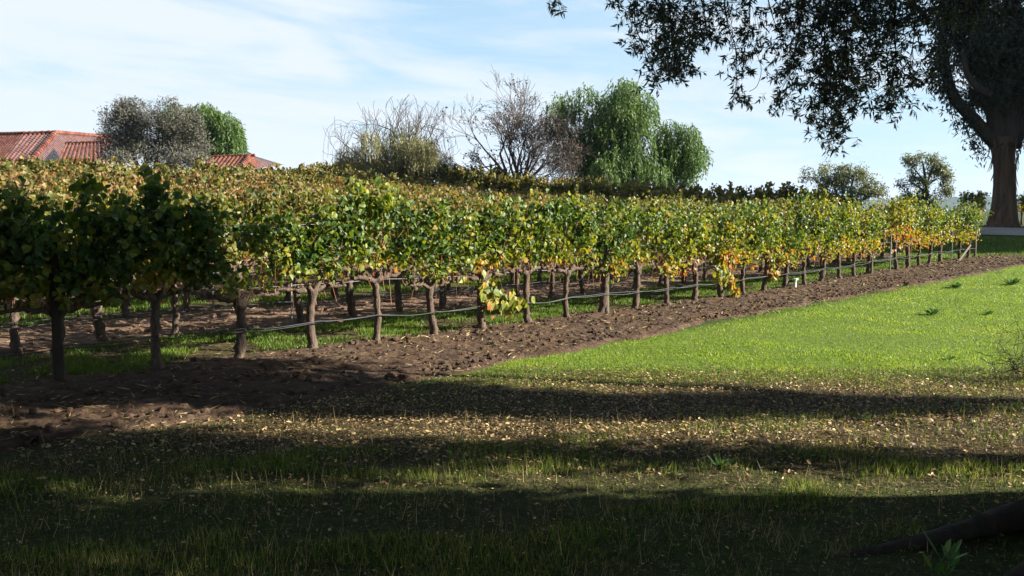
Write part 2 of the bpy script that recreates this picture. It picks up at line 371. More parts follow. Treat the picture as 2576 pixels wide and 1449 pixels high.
M['hose'] = plain_mat('drip_hose', (.024, .026, .031), .6, .25, 0, .3)
M['white'] = plain_mat('white_plastic', (.82, .82, .80), .45, .4, 0, .1)
M['black'] = plain_mat('black_plastic', (.025, .025, .028), .5, .4, 0, .2)
M['stucco'] = plain_mat('stucco', (.22, .17, .13), .9, .1, 0, .25, 3)
M['hill'] = plain_mat('far_hill', (.055, .075, .035), .95, .05, 0, .6, .012)
M['green_tie'] = plain_mat('green_tie', (.02, .25, .18), .6, .3, 0, .1)

# ------------------------------------------------------------------ setting: ground, soil, road, hills
def axis(lo, a, b, hi, fine, k=1.35):
    mid = np.arange(a, b + 1e-6, fine); left = []; x = a; st = fine
    while x > lo: st *= k; x -= st; left.append(x)
    right = []; x = b; st = fine
    while x < hi: st *= k; x += st; right.append(x)
    return np.concatenate([left[::-1], mid, right])
def grid_faces(nx, ny):
    i, j = np.meshgrid(np.arange(nx - 1), np.arange(ny - 1), indexing='ij')
    return np.stack([i * ny + j, (i + 1) * ny + j, (i + 1) * ny + j + 1, i * ny + j + 1], -1).reshape(-1, 4)
xs = axis(-3000, -32, 48, 3000, 0.4); ys = axis(-300, -4, 66, 3600, 0.4)
GX, GY = np.meshgrid(xs, ys, indexing='ij')
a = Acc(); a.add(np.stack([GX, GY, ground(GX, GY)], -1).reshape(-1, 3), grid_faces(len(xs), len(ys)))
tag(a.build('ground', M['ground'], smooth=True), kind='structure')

def pedge(s): return np.interp(s, [-10, 3, 6, 10, 14, 20, 26, 36], [-2.65, -2.65, -2.35, -2.0, -1.95, -2.1, -2.35, -2.5])
def soil_strip(p0, p1, s0, s1, step, amp, seed, nclod, name):
    sg = np.arange(s0, s1, step); pg = np.arange(p0 - .35, p1 + .35, step)
    S, P = np.meshgrid(sg, pg, indexing='ij'); X, Y = sp2xy(S, P)
    lo = pedge(S) if p0 < 0 else p0
    edge = np.minimum(P - lo, p1 - P) + (fbm(S * 1.1, P * 1.1, 4, seed) - .5) * .9
    env = sstep(-.12, .12, edge) * sstep(s0, s0 + .8, S) * sstep(s1, s1 - 1.2, S)
    h = -.018 * sstep(.55, .75, fbm(S * .35, P * 2.2 + 3, 2, seed + 3)) + (fbm(S * 5, P * 5, 4, seed + 1) - .42) * 2 * amp + (fbm(S * 16, P * 16, 2, seed + 2) - .4) * amp * .9
    Z = ground(X, Y) - .05 + env * (.085 + h)
    acc = Acc(); acc.add(np.stack([X, Y, Z], -1).reshape(-1, 3), grid_faces(len(sg), len(pg)))
    r = np.random.RandomState(seed + 40)
    cs = r.uniform(s0 + .5, s1 - 1, nclod); cp = r.uniform(p0 + .1, p1 - .1, nclod); cp = np.where(p0 < 0, np.maximum(cp, pedge(cs) + .1 + .3 * r.rand(nclod)), cp); cx, cyy = sp2xy(cs, cp); cz = ground(cx, cyy) + .035
    rad = .007 + .048 * r.rand(nclod) ** 9
    T = np.array([(1, 0, 0), (0, 1, 0), (-1, 0, 0), (0, -1, 0), (.5, .5, .75), (-.5, .5, .7), (-.5, -.5, .75), (.5, -.5, .7)])
    V = np.stack([cx, cyy, cz], -1)[:, None, :] + rad[:, None, None] * T[None] * (0.65 + .7 * r.rand(nclod, 8, 3))
    acc.tmpl(V.reshape(-1, 3), [(0, 1, 5, 4), (1, 2, 5), (2, 3, 6, 5), (3, 0, 7, 6), (0, 4, 7), (4, 5, 6, 7)], 8)
    return tag(acc.build(name, M['soil'] if p0 < 0 else M['sunlit_soil']), kind='structure')
soil_strip(-2.8, 0.25, -7, 35.5, .06, .028, 1, 20000, 'soil_headland')
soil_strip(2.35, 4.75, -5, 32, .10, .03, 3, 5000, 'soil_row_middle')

sg = np.arange(43.2, 48.01, .8); pg = np.arange(-40, 45, 1.0)
S, P = np.meshgrid(sg, pg, indexing='ij'); X, Y = sp2xy(S + np.sin(P * .08) * .6, P)
a = Acc(); a.add(np.stack([X, Y, ground(X, Y) + .03], -1).reshape(-1, 3), grid_faces(len(sg), len(pg)))
tag(a.build('gravel_road', M['gravel'], smooth=True), kind='structure')

def hill_range():
    acc = Acc(); Yd = 2600.0
    prof = [(-900, 470), (-300, 478), (300, 500), (900, 505), (1500, 500), (1850, 497), (1960, 489), (2000, 494), (2035, 486), (2090, 497), (2200, 503), (2330, 505), (2400, 496), (2440, 499), (2480, 494), (2560, 500), (2620, 507), (2900, 492), (3500, 480)]
    px = np.linspace(-900, 3500, 520); py = np.interp(px, [q[0] for q in prof], [q[1] for q in prof])
    py = py - 3.2 * fbm(px * .05, px * 0 + 2, 4, 2) + 1.5
    rows = []
    for k, (f, dy) in enumerate(((0.0, 0), (.45, 60), (.8, 130), (1.0, 200), (.9, 300), (.3, 520), (0, 700))):
        yy = Yd + dy
        pts = []
        for i in range(len(px)):
            t = at(px[i], py[i], Yd + 200)
            z = -2 + (t[2] + 2) * f * (1 + .12 * (vnoise(px[i] * .03, k * 1.7, 5) - .5) * (f < 1))
            pts.append((t[0] * yy / (Yd + 200), yy, z))
        rows.append(pts)
    V = np.array(rows); acc.add(V.reshape(-1, 3), grid_faces(V.shape[0], V.shape[1])[:, ::-1])
    return tag(acc.build('hills', M['hill'], smooth=True), kind='structure')
hill_range()

# ------------------------------------------------------------------ grapevines
def make_trunk(seed, r0, h=0.84):
    r = np.random.RandomState(seed); a = Acc()
    n = 16; z = np.linspace(-.06, h, n)
    ph = r.rand(2) * 6
    x = .022 * np.sin(z * 5 + ph[0]) + .012 * r.randn(n) * .5; y = .02 * np.sin(z * 4.3 + ph[1]) + .01 * r.randn(n) * .5
    rad = r0 * (1.0 - .18 * z / h) * (1 + .10 * r.randn(n)); rad[:3] *= (1.35, 1.28, 1.1); rad[-3:] *= (1.1, 1.3, 1.25)
    tube(a, np.stack([x, y, z], -1), rad, 9, 0, .14, r)
    for k in range(4):                                   # knuckles at the head
        an = r.rand() * 6.28; d = np.array((math.cos(an), math.sin(an) * .6, .5 + r.rand()))
        b0 = np.array((x[-1], y[-1], h - .06)); tube(a, [b0, b0 + d * .06, b0 + d * (.10 + .05 * r.rand())], [r0 * .7, r0 * .6, r0 * .35], 6, 0, .2, r)
    return a.mesh('vine_trunk', M['vbark'], True)
def make_arm(seed, sgn, r0):
    r = np.random.RandomState(seed + 7); a = Acc(); n = 10
    t = np.linspace(0, 1, n)
    x = sgn * (.02 + .52 * t); z = .80 + .07 * np.sin(np.minimum(t * 3, 1.57)) + .012 * r.randn(n); y = .012 * r.randn(n)
    tube(a, np.stack([x, y, z], -1), r0 * (.72 - .35 * t) * (1 + .14 * r.randn(n)), 7, 0, .18, r)
    for k in range(5):                                   # spurs
        i = 1 + int(k * 1.8); b = np.array((x[i], y[i], z[i])); d = np.array((.3 * r.randn(), .3 * r.randn(), 1.0))
        tube(a, [b, b + d * .035, b + d * .075], [r0 * .42, r0 * .40, r0 * .22], 5, 0, .25, r)
    return a.mesh('vine_arm', M['vbark'], True)
def vine_leaf_points(seed, nshoot, top, dens, per, zmin=1.02, gaps=1.0):
    r = np.random.RandomState(seed + 99); sh = []; C = []; side = []
    for i in range(nshoot):
        x0 = (i + .5 + .5 * r.randn() * .5) / nshoot * 1.12 - .56
        Ht = top - .12 + float(np.clip(r.randn() * .11, -.2, .16)) - .85 + (.13 if r.rand() < .2 else 0)
        lx, ly = r.randn() * .13, r.randn() * .24
        k = 9; t = np.linspace(0, 1, k); bend = r.randn(2) * .05
        pts = np.stack([x0 + lx * t + bend[0] * np.sin(t * 5), ly * t ** 1.3 + bend[1] * np.sin(t * 4), .87 + Ht * t - .10 * max(0, r.randn()) * t ** 3], -1)
        sh.append(pts)
        nl = int(Ht / .055 * dens)
        for j in range(nl):
            t0 = max(.02, (zmin - .87) / Ht); tt = (t0 + (1 - t0) * r.rand() ** .85); b = np.array([np.interp(tt, t, pts[:, q]) for q in range(3)])
            for m in range(per):
                off = np.array((r.randn() * .085, r.randn() * .135 * (1.15 - .45 * tt), r.randn() * .055 - .02 - (.87 + .13 - zmin) * (zmin < 1) * r.rand() ** 2.5)); C.append(b + off)
    C = np.array(C); gap = vnoise(C[:, 0] * 4.2 + seed * 3.7, C[:, 2] * 4.2 + C[:, 1] * 2.0, seed % 8)
    return sh, C[r.rand(len(C)) < 1 - gaps * (1 - sstep(.16, .42, gap))], r
def make_foliage(seed, nshoot=14, top=2.02, dens=1.0, per=5, size=.069, canes=True, zmin=1.04, gaps=1.0):
    sh, C, r = vine_leaf_points(seed, nshoot, top, dens, per, zmin, gaps); a = Acc(); k = len(C)
    Nn = np.stack([r.randn(k) * .9, np.sign(C[:, 1] + .06 * r.randn(k)) * .3 + .75 * r.randn(k), .30 + .7 * r.randn(k)], -1)
    A = np.stack([r.randn(k) * .7, r.randn(k) * .5, -.6 + .6 * r.randn(k)], -1)
    L = size * (.62 + .75 * r.rand(k)); leaves(a, C, A, Nn, L, L * (.85 + .25 * r.rand(k)), T_GRAPE, 0)
    if canes:
        for p in sh: tube(a, p, np.linspace(.0055, .002, len(p)), 4, 1, 0, r, cap=False)
        for q in range(5):                              # thin shoots that droop below the arms
            x0 = r.uniform(-.5, .5); L_ = .15 + .25 * r.rand(); e = np.array((x0 + r.randn() * .08, r.randn() * .12, .9 - L_))
            tube(a, spline([(x0, 0, .9), (x0 + .03, e[1] * .8, .95), e], 6), .003, 4, 1, 0, r, cap=False)
    return a.mesh('vine_foliage', [M['vine'], M['cane']])

NV = 7
V_TR = [make_trunk(i, (.056, .064, .050, .070, .060, .054, .075)[i]) for i in range(NV)]
V_AR = [(make_arm(i, 1, .055), make_arm(i + 50, -1, .055)) for i in range(NV)]
V_FO = [make_foliage(i, 13, (2.02, 1.95, 2.08, 1.90, 2.0, 2.12, 1.97)[i]) for i in range(NV)]
V_LOW = [make_foliage(i + 40, 14, (2.02, 1.95, 2.08, 1.90, 2.0, 2.12, 1.97)[i], 1.0, 5, .070, True, .70) for i in range(NV)]
V_FAR = [make_foliage(i + 20, 13, (2.02, 1.95, 2.1, 2.0, 2.05, 1.97, 2.08)[i], .9, 4, .090, True, .95) for i in range(NV)]
V_FUL = [make_foliage(i + 60, 16, 2.02, 1.15, 7, .072, True, .98, .25) for i in range(NV)]
protos = []
for i in range(NV):
    for far in (0, 1, 2, 3):
        root = bpy.data.objects.new('grapevine', None)
        COL.objects.link(root); root.empty_display_size = .2
        for nm, me in (('trunk', V_TR[i]), ('cordon_arm', V_AR[i][0]), ('cordon_arm', V_AR[i][1]), ('foliage', (V_FO, V_FAR, V_LOW, V_FUL)[far][i])):
            o = bpy.data.objects.new(nm, me); COL.objects.link(o); o.parent = root
        protos.append(root)
used = set()
def place_vine(s, p, var, far, autumn, dry, zs, flip, label, group, rz=ROW_ANG):
    idx = var * 4 + far
    if idx in used: root = copy_tree(protos[idx])
    else: root = protos[idx]; used.add(idx)
    X, Y = sp2xy(s, p)
    root.location = (X, Y, g1(X, Y)); root.rotation_euler = (0, 0, rz + (math.pi if flip else 0)); root.scale = (1, 1, zs)
    for ch in root.children:
        if ch.name.startswith('foliage'): ch.color = (autumn, dry, 0, 1)
    tag(root, label, 'grapevine', group)
    return root
ORD1 = 'first second third fourth fifth sixth seventh eighth ninth tenth eleventh twelfth thirteenth fourteenth fifteenth sixteenth seventeenth eighteenth nineteenth twentieth'.split()
def ordw(n):
    if n <= 20: return ORD1[n - 1]
    if n == 30: return 'thirtieth'
    if n == 40: return 'fortieth'
    return ('twenty', 'thirty', 'forty')[n // 10 - 2] + '-' + ORD1[n % 10 - 1]
# front row: measured spacing, one gap (index 22) near the far end
rv = np.random.RandomState(8)
AUT_SHADE1 = {0: -.14, 1: -.14, 2: -.12, 3: -.02, 4: .02, 5: .04, 6: .05, 7: .06, 8: .03, 9: .02, 10: .05, 11: .07, 12: .10, 13: .14, 14: .03, 15: .05, 16: .0, 17: .05, 18: .08, 19: .08, 20: .10, 21: .12, 23: .22, 24: .18, 25: .12, 26: .08, 27: .06, 29: .0, 30: .02}  # autumn tint; first three vines set darker to deepen their tree shade
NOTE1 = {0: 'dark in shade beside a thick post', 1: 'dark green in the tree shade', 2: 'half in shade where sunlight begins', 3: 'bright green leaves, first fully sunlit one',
         4: 'narrow trunk and bright green canopy', 6: 'with a leafy shoot hanging at its foot', 9: 'with a thick dark trunk', 13: 'with orange leaves trailing down to the soil',
         14: 'beside the vine trailing orange leaves', 18: 'thick trunk just right of the white pipe', 21: 'just left of the gap in the row', 23: 'red-orange leaves, just right of the gap', 24: 'orange leaves through its whole canopy', 30: 'last before the pale end stake'}
cnt = 0; front = {}
for n in range(-2, 31):
    if n in (22, 28): continue
    var = [3, 0, 1, 4, 2, 5, 4, 0, 2, 6, 1, 0, 4, 1, 2, 5, 1, 2, 6, 0, 2, 3, 0, 5, 3, 2, 0, 4, 1, 2, 0][n] if n >= 0 else n % NV
    if n >= 0:
        cnt += 1
        note = NOTE1.get(n, 'green canopy turning yellow' if n < 10 else 'yellow-green canopy with tan leaves low down')
        lab = '%s front-row vine from the left, %s' % (ordw(cnt), note)
    else: lab = 'front-row vine off the left edge of view, %s beyond the shaded post' % ('next' if n == -1 else 'second')
    zs = 1 + (.03 if n < 2 else .075) * rv.randn()
    if n > 15: zs *= .94
    front[n] = place_vine(n * SP, 0, var, 3 if n < 2 else 0 if n < 9 or n in (10, 12) else 2, AUT_SHADE1.get(n, 0) + rv.randn() * .02, .0, zs, rv.rand() < .5, lab, 'vines of the front row')
# low shoots on two front vines
def low_shoot(root, pts, spread, nleaf, autumn, seed, flip):
    r = np.random.RandomState(seed); a = Acc(); c = spline(pts, 24); tube(a, c, .004, 4, 1, 0, r, cap=False)
    b = c[r.randint(2, 24, nleaf)] + r.randn(nleaf, 3) * spread; k = nleaf
    Nn = np.stack([r.randn(k) * .5, (-1 if not flip else 1) * (.7 + .3 * r.rand(k)), .3 + .4 * r.randn(k)], -1); A = np.stack([r.randn(k) * .6, r.randn(k) * .3, -.7 + .4 * r.randn(k)], -1)
    L = .115 * (.6 + .7 * r.rand(k)); leaves(a, b, A, Nn, L, L * .95, T_GRAPE, 0)
    o = a.build('trailing_shoot', [M['vine'], M['cane']], root); o.color = (autumn, 0, 0, 1); return o
def unflip(root): return -1 if abs(root.rotation_euler[2] - ROW_ANG) > 1 else 1
f = unflip(front[6]); low_shoot(front[6], [(0, -f * .05, .85), (f * .05, -f * .15, .62), (f * .25, -f * .2, .42), (f * .62, -f * .2, .45)], (.10, .05, .09), 75, -.40, 3, f < 0)
f = unflip(front[13]); low_shoot(front[13], [(0, -f * .05, 1.0), (f * .12, -f * .12, .8), (f * .2, -f * .15, .4), (f * .32, -f * .25, .05)], (.09, .05, .08), 95, .17, 4, f < 0)
f = unflip(front[13]); low_shoot(front[13], [(f * -.1, -f * .05, 1.0), (f * -.22, -f * .12, .7), (f * -.2, -f * .15, .45)], (.10, .05, .10), 60, -.25, 6, f < 0)
f = unflip(front[15]); low_shoot(front[15], [(0, -f * .05, .9), (f * .1, -f * .12, .6), (f * .05, -f * .15, .35)], (.06, .05, .08), 40, .1, 5, f < 0)
# rows behind: from the left edge of the view to the row end
total = cnt; far_spots = []
for k in range(1, 15):
    p = k * ROWSP; row = []
    for j in range(-6, 31):
        s = (j + (.37 * k) % 1.0) * SP; X, Y = sp2xy(s, p)
        if s > 31.6: continue
        if X < -.575 * Y - .9: continue
        row.append(s)
    for q, s in enumerate(row):
        if rv.rand() < .03: continue
        autumn = .03 + .07 * rv.randn() + .05 * sstep(10, 26, s)
        dry = float(np.clip(.42 + .07 * k + .12 * rv.randn() - .25 * sstep(8, 24, s), 0, .9))
        if total >= 296: far_spots.append((s, p, autumn, dry)); continue
        total += 1
        if k <= 2: lab = '%s vine from the left in the %s row, seen behind the %s row' % (ordw(q + 1), ordw(k + 1), 'front' if k == 1 else 'second')
        elif k == 3: lab = '%s vine from the left in the fourth row, mostly hidden' % ordw(q + 1)
        else: lab = 'vine in the %s row from the lawn, leafy top showing above nearer rows' % ordw(k + 1)
        place_vine(s, p, rv.randint(NV), 0 if k <= 2 else 1, autumn, dry, (1 + .075 * rv.randn()) * (.95 if s > 18 else 1), rv.rand() < .5, lab, 'vines of the %s row' % ordw(k + 1))
for i, r_ in enumerate(protos):
    if i not in used:
        for ch in list(r_.children): bpy.data.objects.remove(ch)
        bpy.data.objects.remove(r_)
# four vines beyond the gravel road, beside the big trunk
for i, (x, nt) in enumerate(((2436, 'left of the big trunk, farther from it'), (2462, 'left of the big trunk, close against it'), (2572, 'right of the big trunk at the picture edge'), (2600, 'off the right edge past the big trunk'))):
    q = at(x, 520, 54 + i * .3); p_, s_ = ps(q[0], q[1])
    place_vine(s_, p_, i + 1, 1, .13, 0, 1.0, i % 2, 'sunlit yellow-green vine beyond the gravel road, ' + nt, 'vines beyond the gravel road', 0.3)

def bake(me, xf, acc, mi0=0):
    n = len(me.vertices); V = np.empty(n * 3, np.float32); me.vertices.foreach_get('co', V); V = V.reshape(-1, 3) @ xf[0].T + xf[1]
    L = np.empty(len(me.loops), np.int32); me.loops.foreach_get('vertex_index', L)
    st = np.empty(len(me.polygons), np.int32); me.polygons.foreach_get('loop_start', st); tt = np.empty(len(me.polygons), np.int32); me.polygons.foreach_get('loop_total', tt)
    mi = np.empty(len(me.polygons), np.int32); me.polygons.foreach_get('material_index', mi)
    for k in np.unique(tt):
        for m in np.unique(mi):
            sel = st[(tt == k) & (mi == m)]
            if len(sel): acc.F.setdefault((int(k), int(m) + mi0), []).append(L[sel[:, None] + np.arange(k)[None, :]] + acc.n)
    acc.V.append(V); acc.n += n
far_m = [make_foliage(70 + i, 11, 2.0, .7, 3, .145, False) for i in range(4)]
def rotz(a_, zs=1.0): c, s = math.cos(a_), math.sin(a_); return np.array(((c, -s, 0), (s, c, 0), (0, 0, zs)))
acc = Acc()
spots = [(*sp2xy(s, p), ROW_ANG) for s, p, _, _ in far_spots]
for p in np.arange(7.5, 66, .72): spots.append((*sp2xy(37.5 + .3 * rv.randn(), p), ROW_ANG + math.pi / 2))
for p in np.arange(14, 66, 1.0): spots.append((*sp2xy(40.0 + .3 * rv.randn(), p), ROW_ANG + math.pi / 2))
for X, Y, an in spots:
    xf = (rotz(an + (math.pi if rv.rand() < .5 else 0), (1.24 if an > ROW_ANG + 1 else 1) + .07 * rv.randn()), np.array((X, Y, g1(X, Y))))
    bake(far_m[rv.randint(4)], xf, acc, 0); bake(V_TR[rv.randint(NV)], xf, acc, 2)
o = acc.build('vineyard_rows', [M['vine'], M['cane'], M['vbark']]); o.color = (-.03, .6, 0, 1)
tag(o, 'far rows of vines at the back of the vineyard below the trees', 'vines', 'far vine rows', 'stuff')

# trellis wires, stakes and drip hoses
def row_line(s0, s1, z, n, p, sag=0.0, wob=0.0, seed=0, off=0.0):
    r = np.random.RandomState(seed); s = np.linspace(s0, s1, n); X, Y = sp2xy(s, p + off)
    ph = (s / SP) % 1.0
    zz = ground(X, Y) + z - sag * 4 * ph * (1 - ph) + wob * (vnoise(s * .8, s * 0 + seed, 2) - .5) * 2
    return np.stack([X, Y, zz], -1)
def stake(root, s, p, h, kind, off=.07, lean=0.0):
    a = Acc(); X, Y = sp2xy(s, p - off); z = g1(X, Y)
    loc = np.array(root.location)
    b = np.array((X, Y, z - .2)) - loc; t = np.array((X + lean * D[0], Y + lean * D[1], z + h)) - loc
    if kind in ('wood', 'dark'): tube(a, [b, b * .5 + t * .5, t], [.05, .048, .045] if kind == 'wood' else [.06, .05, .04], 10, 0, .08)
    else: tube(a, [b, t], .016, 6)
    return a.build('stake', {'wood': M['wood'], 'dark': M['darkbark']}.get(kind, M['steel']), root)
ROWN = ('front', 'second', 'third', 'fourth')
for k in range(4):
    p = k * ROWSP; X, Y = sp2xy(0, p); root = empty('trellis', (X, Y, g1(X, Y)))
    tag(root, 'wire trellis with stakes carrying the vines of the %s row' % ROWN[k], 'trellis', 'row trellises')
    for z, off in ((.88, 0), (1.25, 0), (1.65, 0)):
        a = Acc(); tube(a, row_line(-4, 31.9, z, 120, p, .01, .01, k, off) - np.array(root.location), .0035, 5); a.build('wire', M['steel'], root)
    if k == 0:
        stake(root, -.03, p, 1.5, 'dark', .05); stake(root, 21.05 * SP, p, 1.25, 'wood', .05); stake(root, 9 * SP + .06, p, 1.2, 'wood', .03)
        e = stake(root, 31.9, p, 1.55, 'wood'); e['label'] = 'pale thin end stake of the front row'
        for n in (22.4, 27.9): stake(root, n * SP, p, 1.15, 'steel')
        a = Acc(); b = at(2395, 662, 30.9); b[2] = g1(b[0], b[1]); q1 = np.array((*sp2xy(29.4, -.25), 0)); q2 = np.array((*sp2xy(31.2, -.1), 0)); q1[2] = g1(q1[0], q1[1]) + .02; q2[2] = g1(q2[0], q2[1]) + .5
        tube(a, [q1 - np.array(root.location), q2 - np.array(root.location)], .035, 7); a.build('brace', M['wood'], root)
    else:
        for n in (4.2, 12.3, 20.4, 29): stake(root, n * SP, p, 1.4, 'steel')
    hz = empty('drip_hose', (X, Y, g1(X, Y) + .4)); tag(hz, 'drip irrigation hoses strung low along the %s row' % ROWN[k], 'hose', 'drip hoses')
    for m in range(2 if k else 2):
        a = Acc(); tube(a, row_line(-4, 31.9, .37 + .03 * m, 300, p, .012 + .012 * m, .035, 20 + k * 3 + m, -.07 - .03 * m) - np.array(hz.location), .0052, 6); a.build('hose', M['hose'], hz)
# small white standpipe with a dark valve beside the front row
q = at(2000, 731, 21.4); q[2] = g1(q[0], q[1]); pr = empty('standpipe', tuple(q)); tag(pr, 'short white plastic standpipe with black valve in front of the front row', 'pipe')
a = Acc(); tube(a, [(0, 0, -.05), (0, 0, .22)], .026, 12); tube(a, [(0, 0, .215), (0, 0, .27)], .045, 12); tube(a, [(0, 0, .235), (.07, 0, .24)], .035, 10); a.build('riser', M['white'], pr)
a = Acc(); tube(a, [(-.04, 0, .2), (-.15, 0, .2)], .03, 10); tube(a, [(-.1, 0, .2), (-.1, 0, .26)], .012, 8); box(a, (-.15, -.015, .26), (-.05, .015, .28)); tube(a, [(-.15, 0, .2), (-.2, .02, .06), (-.16, 0, -.02)], .014, 6); a.build('valve', M['black'], pr)

# ------------------------------------------------------------------ grass, fallen leaves
def blades(acc, X, Y, h, w, lean, r, mi=0, z0=0.0):
    k = len(X); Z = ground(X, Y) + z0; an = r.rand(k) * 6.283; ln = lean * (.3 + r.rand(k)); la = r.rand(k) * 6.283
    dx, dy = np.cos(an) * w / 2, np.sin(an) * w / 2
    V = np.empty((k, 3, 3)); V[:, 0] = np.stack([X - dx, Y - dy, Z - .01], -1); V[:, 1] = np.stack([X + dx, Y + dy, Z - .01], -1)
    V[:, 2] = np.stack([X + np.cos(la) * ln * h, Y + np.sin(la) * ln * h, Z + h], -1); acc.tmpl(V.reshape(-1, 3), [(0, 1, 2)], 3, mi)
def wedge(n, y0, y1, r, pw=1.0, margin=.06, xmin=None):
    n = int(n * 1.28); Y = y0 + (y1 - y0) * r.rand(n) ** pw; X = (-.66 + 1.62 * r.rand(n)) * Y + .6 * (r.rand(n) - .5)
    return X, Y
r = np.random.RandomState(21)
acc = Acc()
# near shaded grass
X, Y = wedge(150000, 3.6, 9.8, r, 1.0); p, s = ps(X, Y)
dn = fbm(X * .9, Y * 1.6, 4, 1); tall = fbm(X * .7 + 5, Y * 1.3, 3, 3)
litb = sstep(6.2, 7.0, Y) * (1 - sstep(9.4, 10.2, Y))
prob = sstep(.36, .56, dn) * (1 - .62 * litb) + .10
prob = prob * sstep(-2.5, -3.2, p)
right_bare = sstep(.9, 3.0, X) * (1 - sstep(4.4, 5.6, Y)); prob = prob * (1 - .75 * right_bare)
ok = r.rand(len(X)) < prob
X, Y, tall = X[ok], Y[ok], tall[ok]
hh = (.014 + .050 * (.55 + .45 * sstep(4, 5.6, Y)) * sstep(.42, .70, tall) * (1 - .5 * sstep(7.5, 9.5, Y))) * (.5 + r.rand(len(X)))
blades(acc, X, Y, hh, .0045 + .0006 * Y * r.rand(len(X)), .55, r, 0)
sel = r.rand(len(X)) < .06
blades(acc, X[sel] + .01, Y[sel], .05 + .10 * r.rand(sel.sum()), np.full(sel.sum(), .003), .5, r, 1)
# tall seed stems
X, Y = wedge(160, 4.5, 8.0, r); blades(acc, X, Y, .08 + .12 * r.rand(len(X)), np.full(len(X), .005), .25, r, 1)
tag(acc.build('rough_grass', [M['grass'], M['drygrass']]), 'patchy rough grass under the trees in the foreground', 'grass', 'grass', 'stuff')
# sunlit lawn on the right
acc = Acc(); X, Y = wedge(330000, 8.2, 34, r, 1.55); p, s = ps(X, Y)
brown = fbm(X * .45, Y * .8, 3, 4)
prob = sstep(.12, -.15, p - pedge(s) + (fbm(X * 1.5, Y * 1.5, 3, 2) - .5) * .5) * sstep(8.4, 10.2, Y + (brown - .5) * 2.4) * (1 - .55 * sstep(.58, .72, brown) * (1 - sstep(13, 18, Y)))
ok = r.rand(len(X)) < prob; X, Y = X[ok], Y[ok]
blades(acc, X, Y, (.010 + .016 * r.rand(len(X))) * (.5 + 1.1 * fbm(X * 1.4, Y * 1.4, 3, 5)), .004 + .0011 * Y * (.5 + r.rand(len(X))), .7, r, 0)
tag(acc.build('lawn_grass', [M['lawn'], M['drygrass']]), 'short bright green lawn in front of the tilled soil', 'grass', 'grass', 'stuff')
# green middles between the rows and the headland beyond
acc = Acc()
n = 150000; s = -6 + 38 * r.rand(n) ** 1.2; p = .05 + 2.35 * r.rand(n); X, Y = sp2xy(s, p)
ok = (r.rand(n) < sstep(.38, .62, fbm(X * 1.6, Y * 1.6, 3, 6)) * sstep(0, .3, p) * sstep(2.5, 2.3, p)); X1, Y1 = X[ok], Y[ok]
n = 70000; s = -4 + 36 * r.rand(n); p = 4.95 + 2.3 * r.rand(n); X, Y = sp2xy(s, p); ok = (r.rand(n) < sstep(.38, .62, fbm(X * 1.6, Y * 1.6, 3, 6))); X = np.concatenate([X1, X[ok]]); Y = np.concatenate([Y1, Y[ok]])
n = 60000; s = 32.5 + 10 * r.rand(n); p = -14 + 24 * r.rand(n); Xh, Yh = sp2xy(s, p); X = np.concatenate([X, Xh]); Y = np.concatenate([Y, Yh])
blades(acc, X, Y, (.03 + .05 * r.rand(len(X))), .005 + .0010 * Y * (.5 + r.rand(len(X))), .6, r, 0)
tag(acc.build('cover_grass', [M['cover'], M['drygrass']]), 'green cover grass growing between the vine rows', 'grass', 'grass', 'stuff')
# fallen leaves and straw
acc = Acc()
X, Y = wedge(120000, 3.8, 10.4, r, .72); p, s = ps(X, Y)
band = .16 + .84 * sstep(6.1, 6.8, Y) * (1 - sstep(9.3, 10.3, Y + (fbm(X * .6, Y, 3, 4) - .5) * 2)) * (.35 + .65 * sstep(.38, .6, fbm(X * .8, Y * 1.7, 3, 7)))
prob = band * sstep(-2.3, -3.0, p); prob = np.maximum(prob, .035)
ok = r.rand(len(X)) < prob; X, Y = X[ok], Y[ok]; k = len(X)
C = np.stack([X, Y, ground(X, Y) + .012 + .02 * r.rand(k)], -1); an = r.rand(k) * 6.283
A = np.stack([np.cos(an), np.sin(an), .35 * r.randn(k)], -1); Nn = np.stack([.45 * r.randn(k), .45 * r.randn(k), np.ones(k)], -1)
L = (.012 + .036 * r.rand(k) ** 2) * sstep(1.0, 7.0, Y); leaves(acc, C, A, Nn, L, L * (.25 + .35 * r.rand(k)), T_OVAL)
X, Y = wedge(60000, 3.6, 10.2, r, .8); p, s = ps(X, Y); ok = (p - pedge(s) < -.1); X, Y = X[ok], Y[ok]; k = len(X)
C = np.stack([X, Y, ground(X, Y) + .006 + .018 * r.rand(k)], -1); an = r.rand(k) * 6.283; A = np.stack([np.cos(an), np.sin(an), .25 * r.randn(k)], -1); Nn = np.stack([.5 * r.randn(k), .5 * r.randn(k), np.ones(k)], -1)
leaves(acc, C, A, Nn, .02 + .06 * r.rand(k), .0025 + .00045 * Y, T_LANCE, 1)
n = 26000; s = -5 + 34 * r.rand(n) ** 1.4; p = .1 + 2.4 * r.rand(n); X, Y = sp2xy(s, p); k = n
C = np.stack([X, Y, ground(X, Y) + .008 + .02 * r.rand(k)], -1); an = r.rand(k) * 6.283; A = np.stack([np.cos(an), np.sin(an), .25 * r.randn(k)], -1); Nn = np.stack([.5 * r.randn(k), .5 * r.randn(k), np.ones(k)], -1)
leaves(acc, C, A, Nn, .03 + .09 * r.rand(k), .003 + .0006 * Y, T_LANCE, 1)
tag(acc.build('leaf_litter', [M['litter'], M['thatch']]), 'dry tan leaves fallen over the foreground grass', 'leaves', 'leaf litter', 'stuff')
acc = Acc(); n = 9000; s = -6 + 40 * r.rand(n) ** 1.3; p = np.where(r.rand(n) < .65, pedge(s) + (.2 - pedge(s)) * r.rand(n), 2.4 + 2.4 * r.rand(n)); X, Y = sp2xy(s, p)
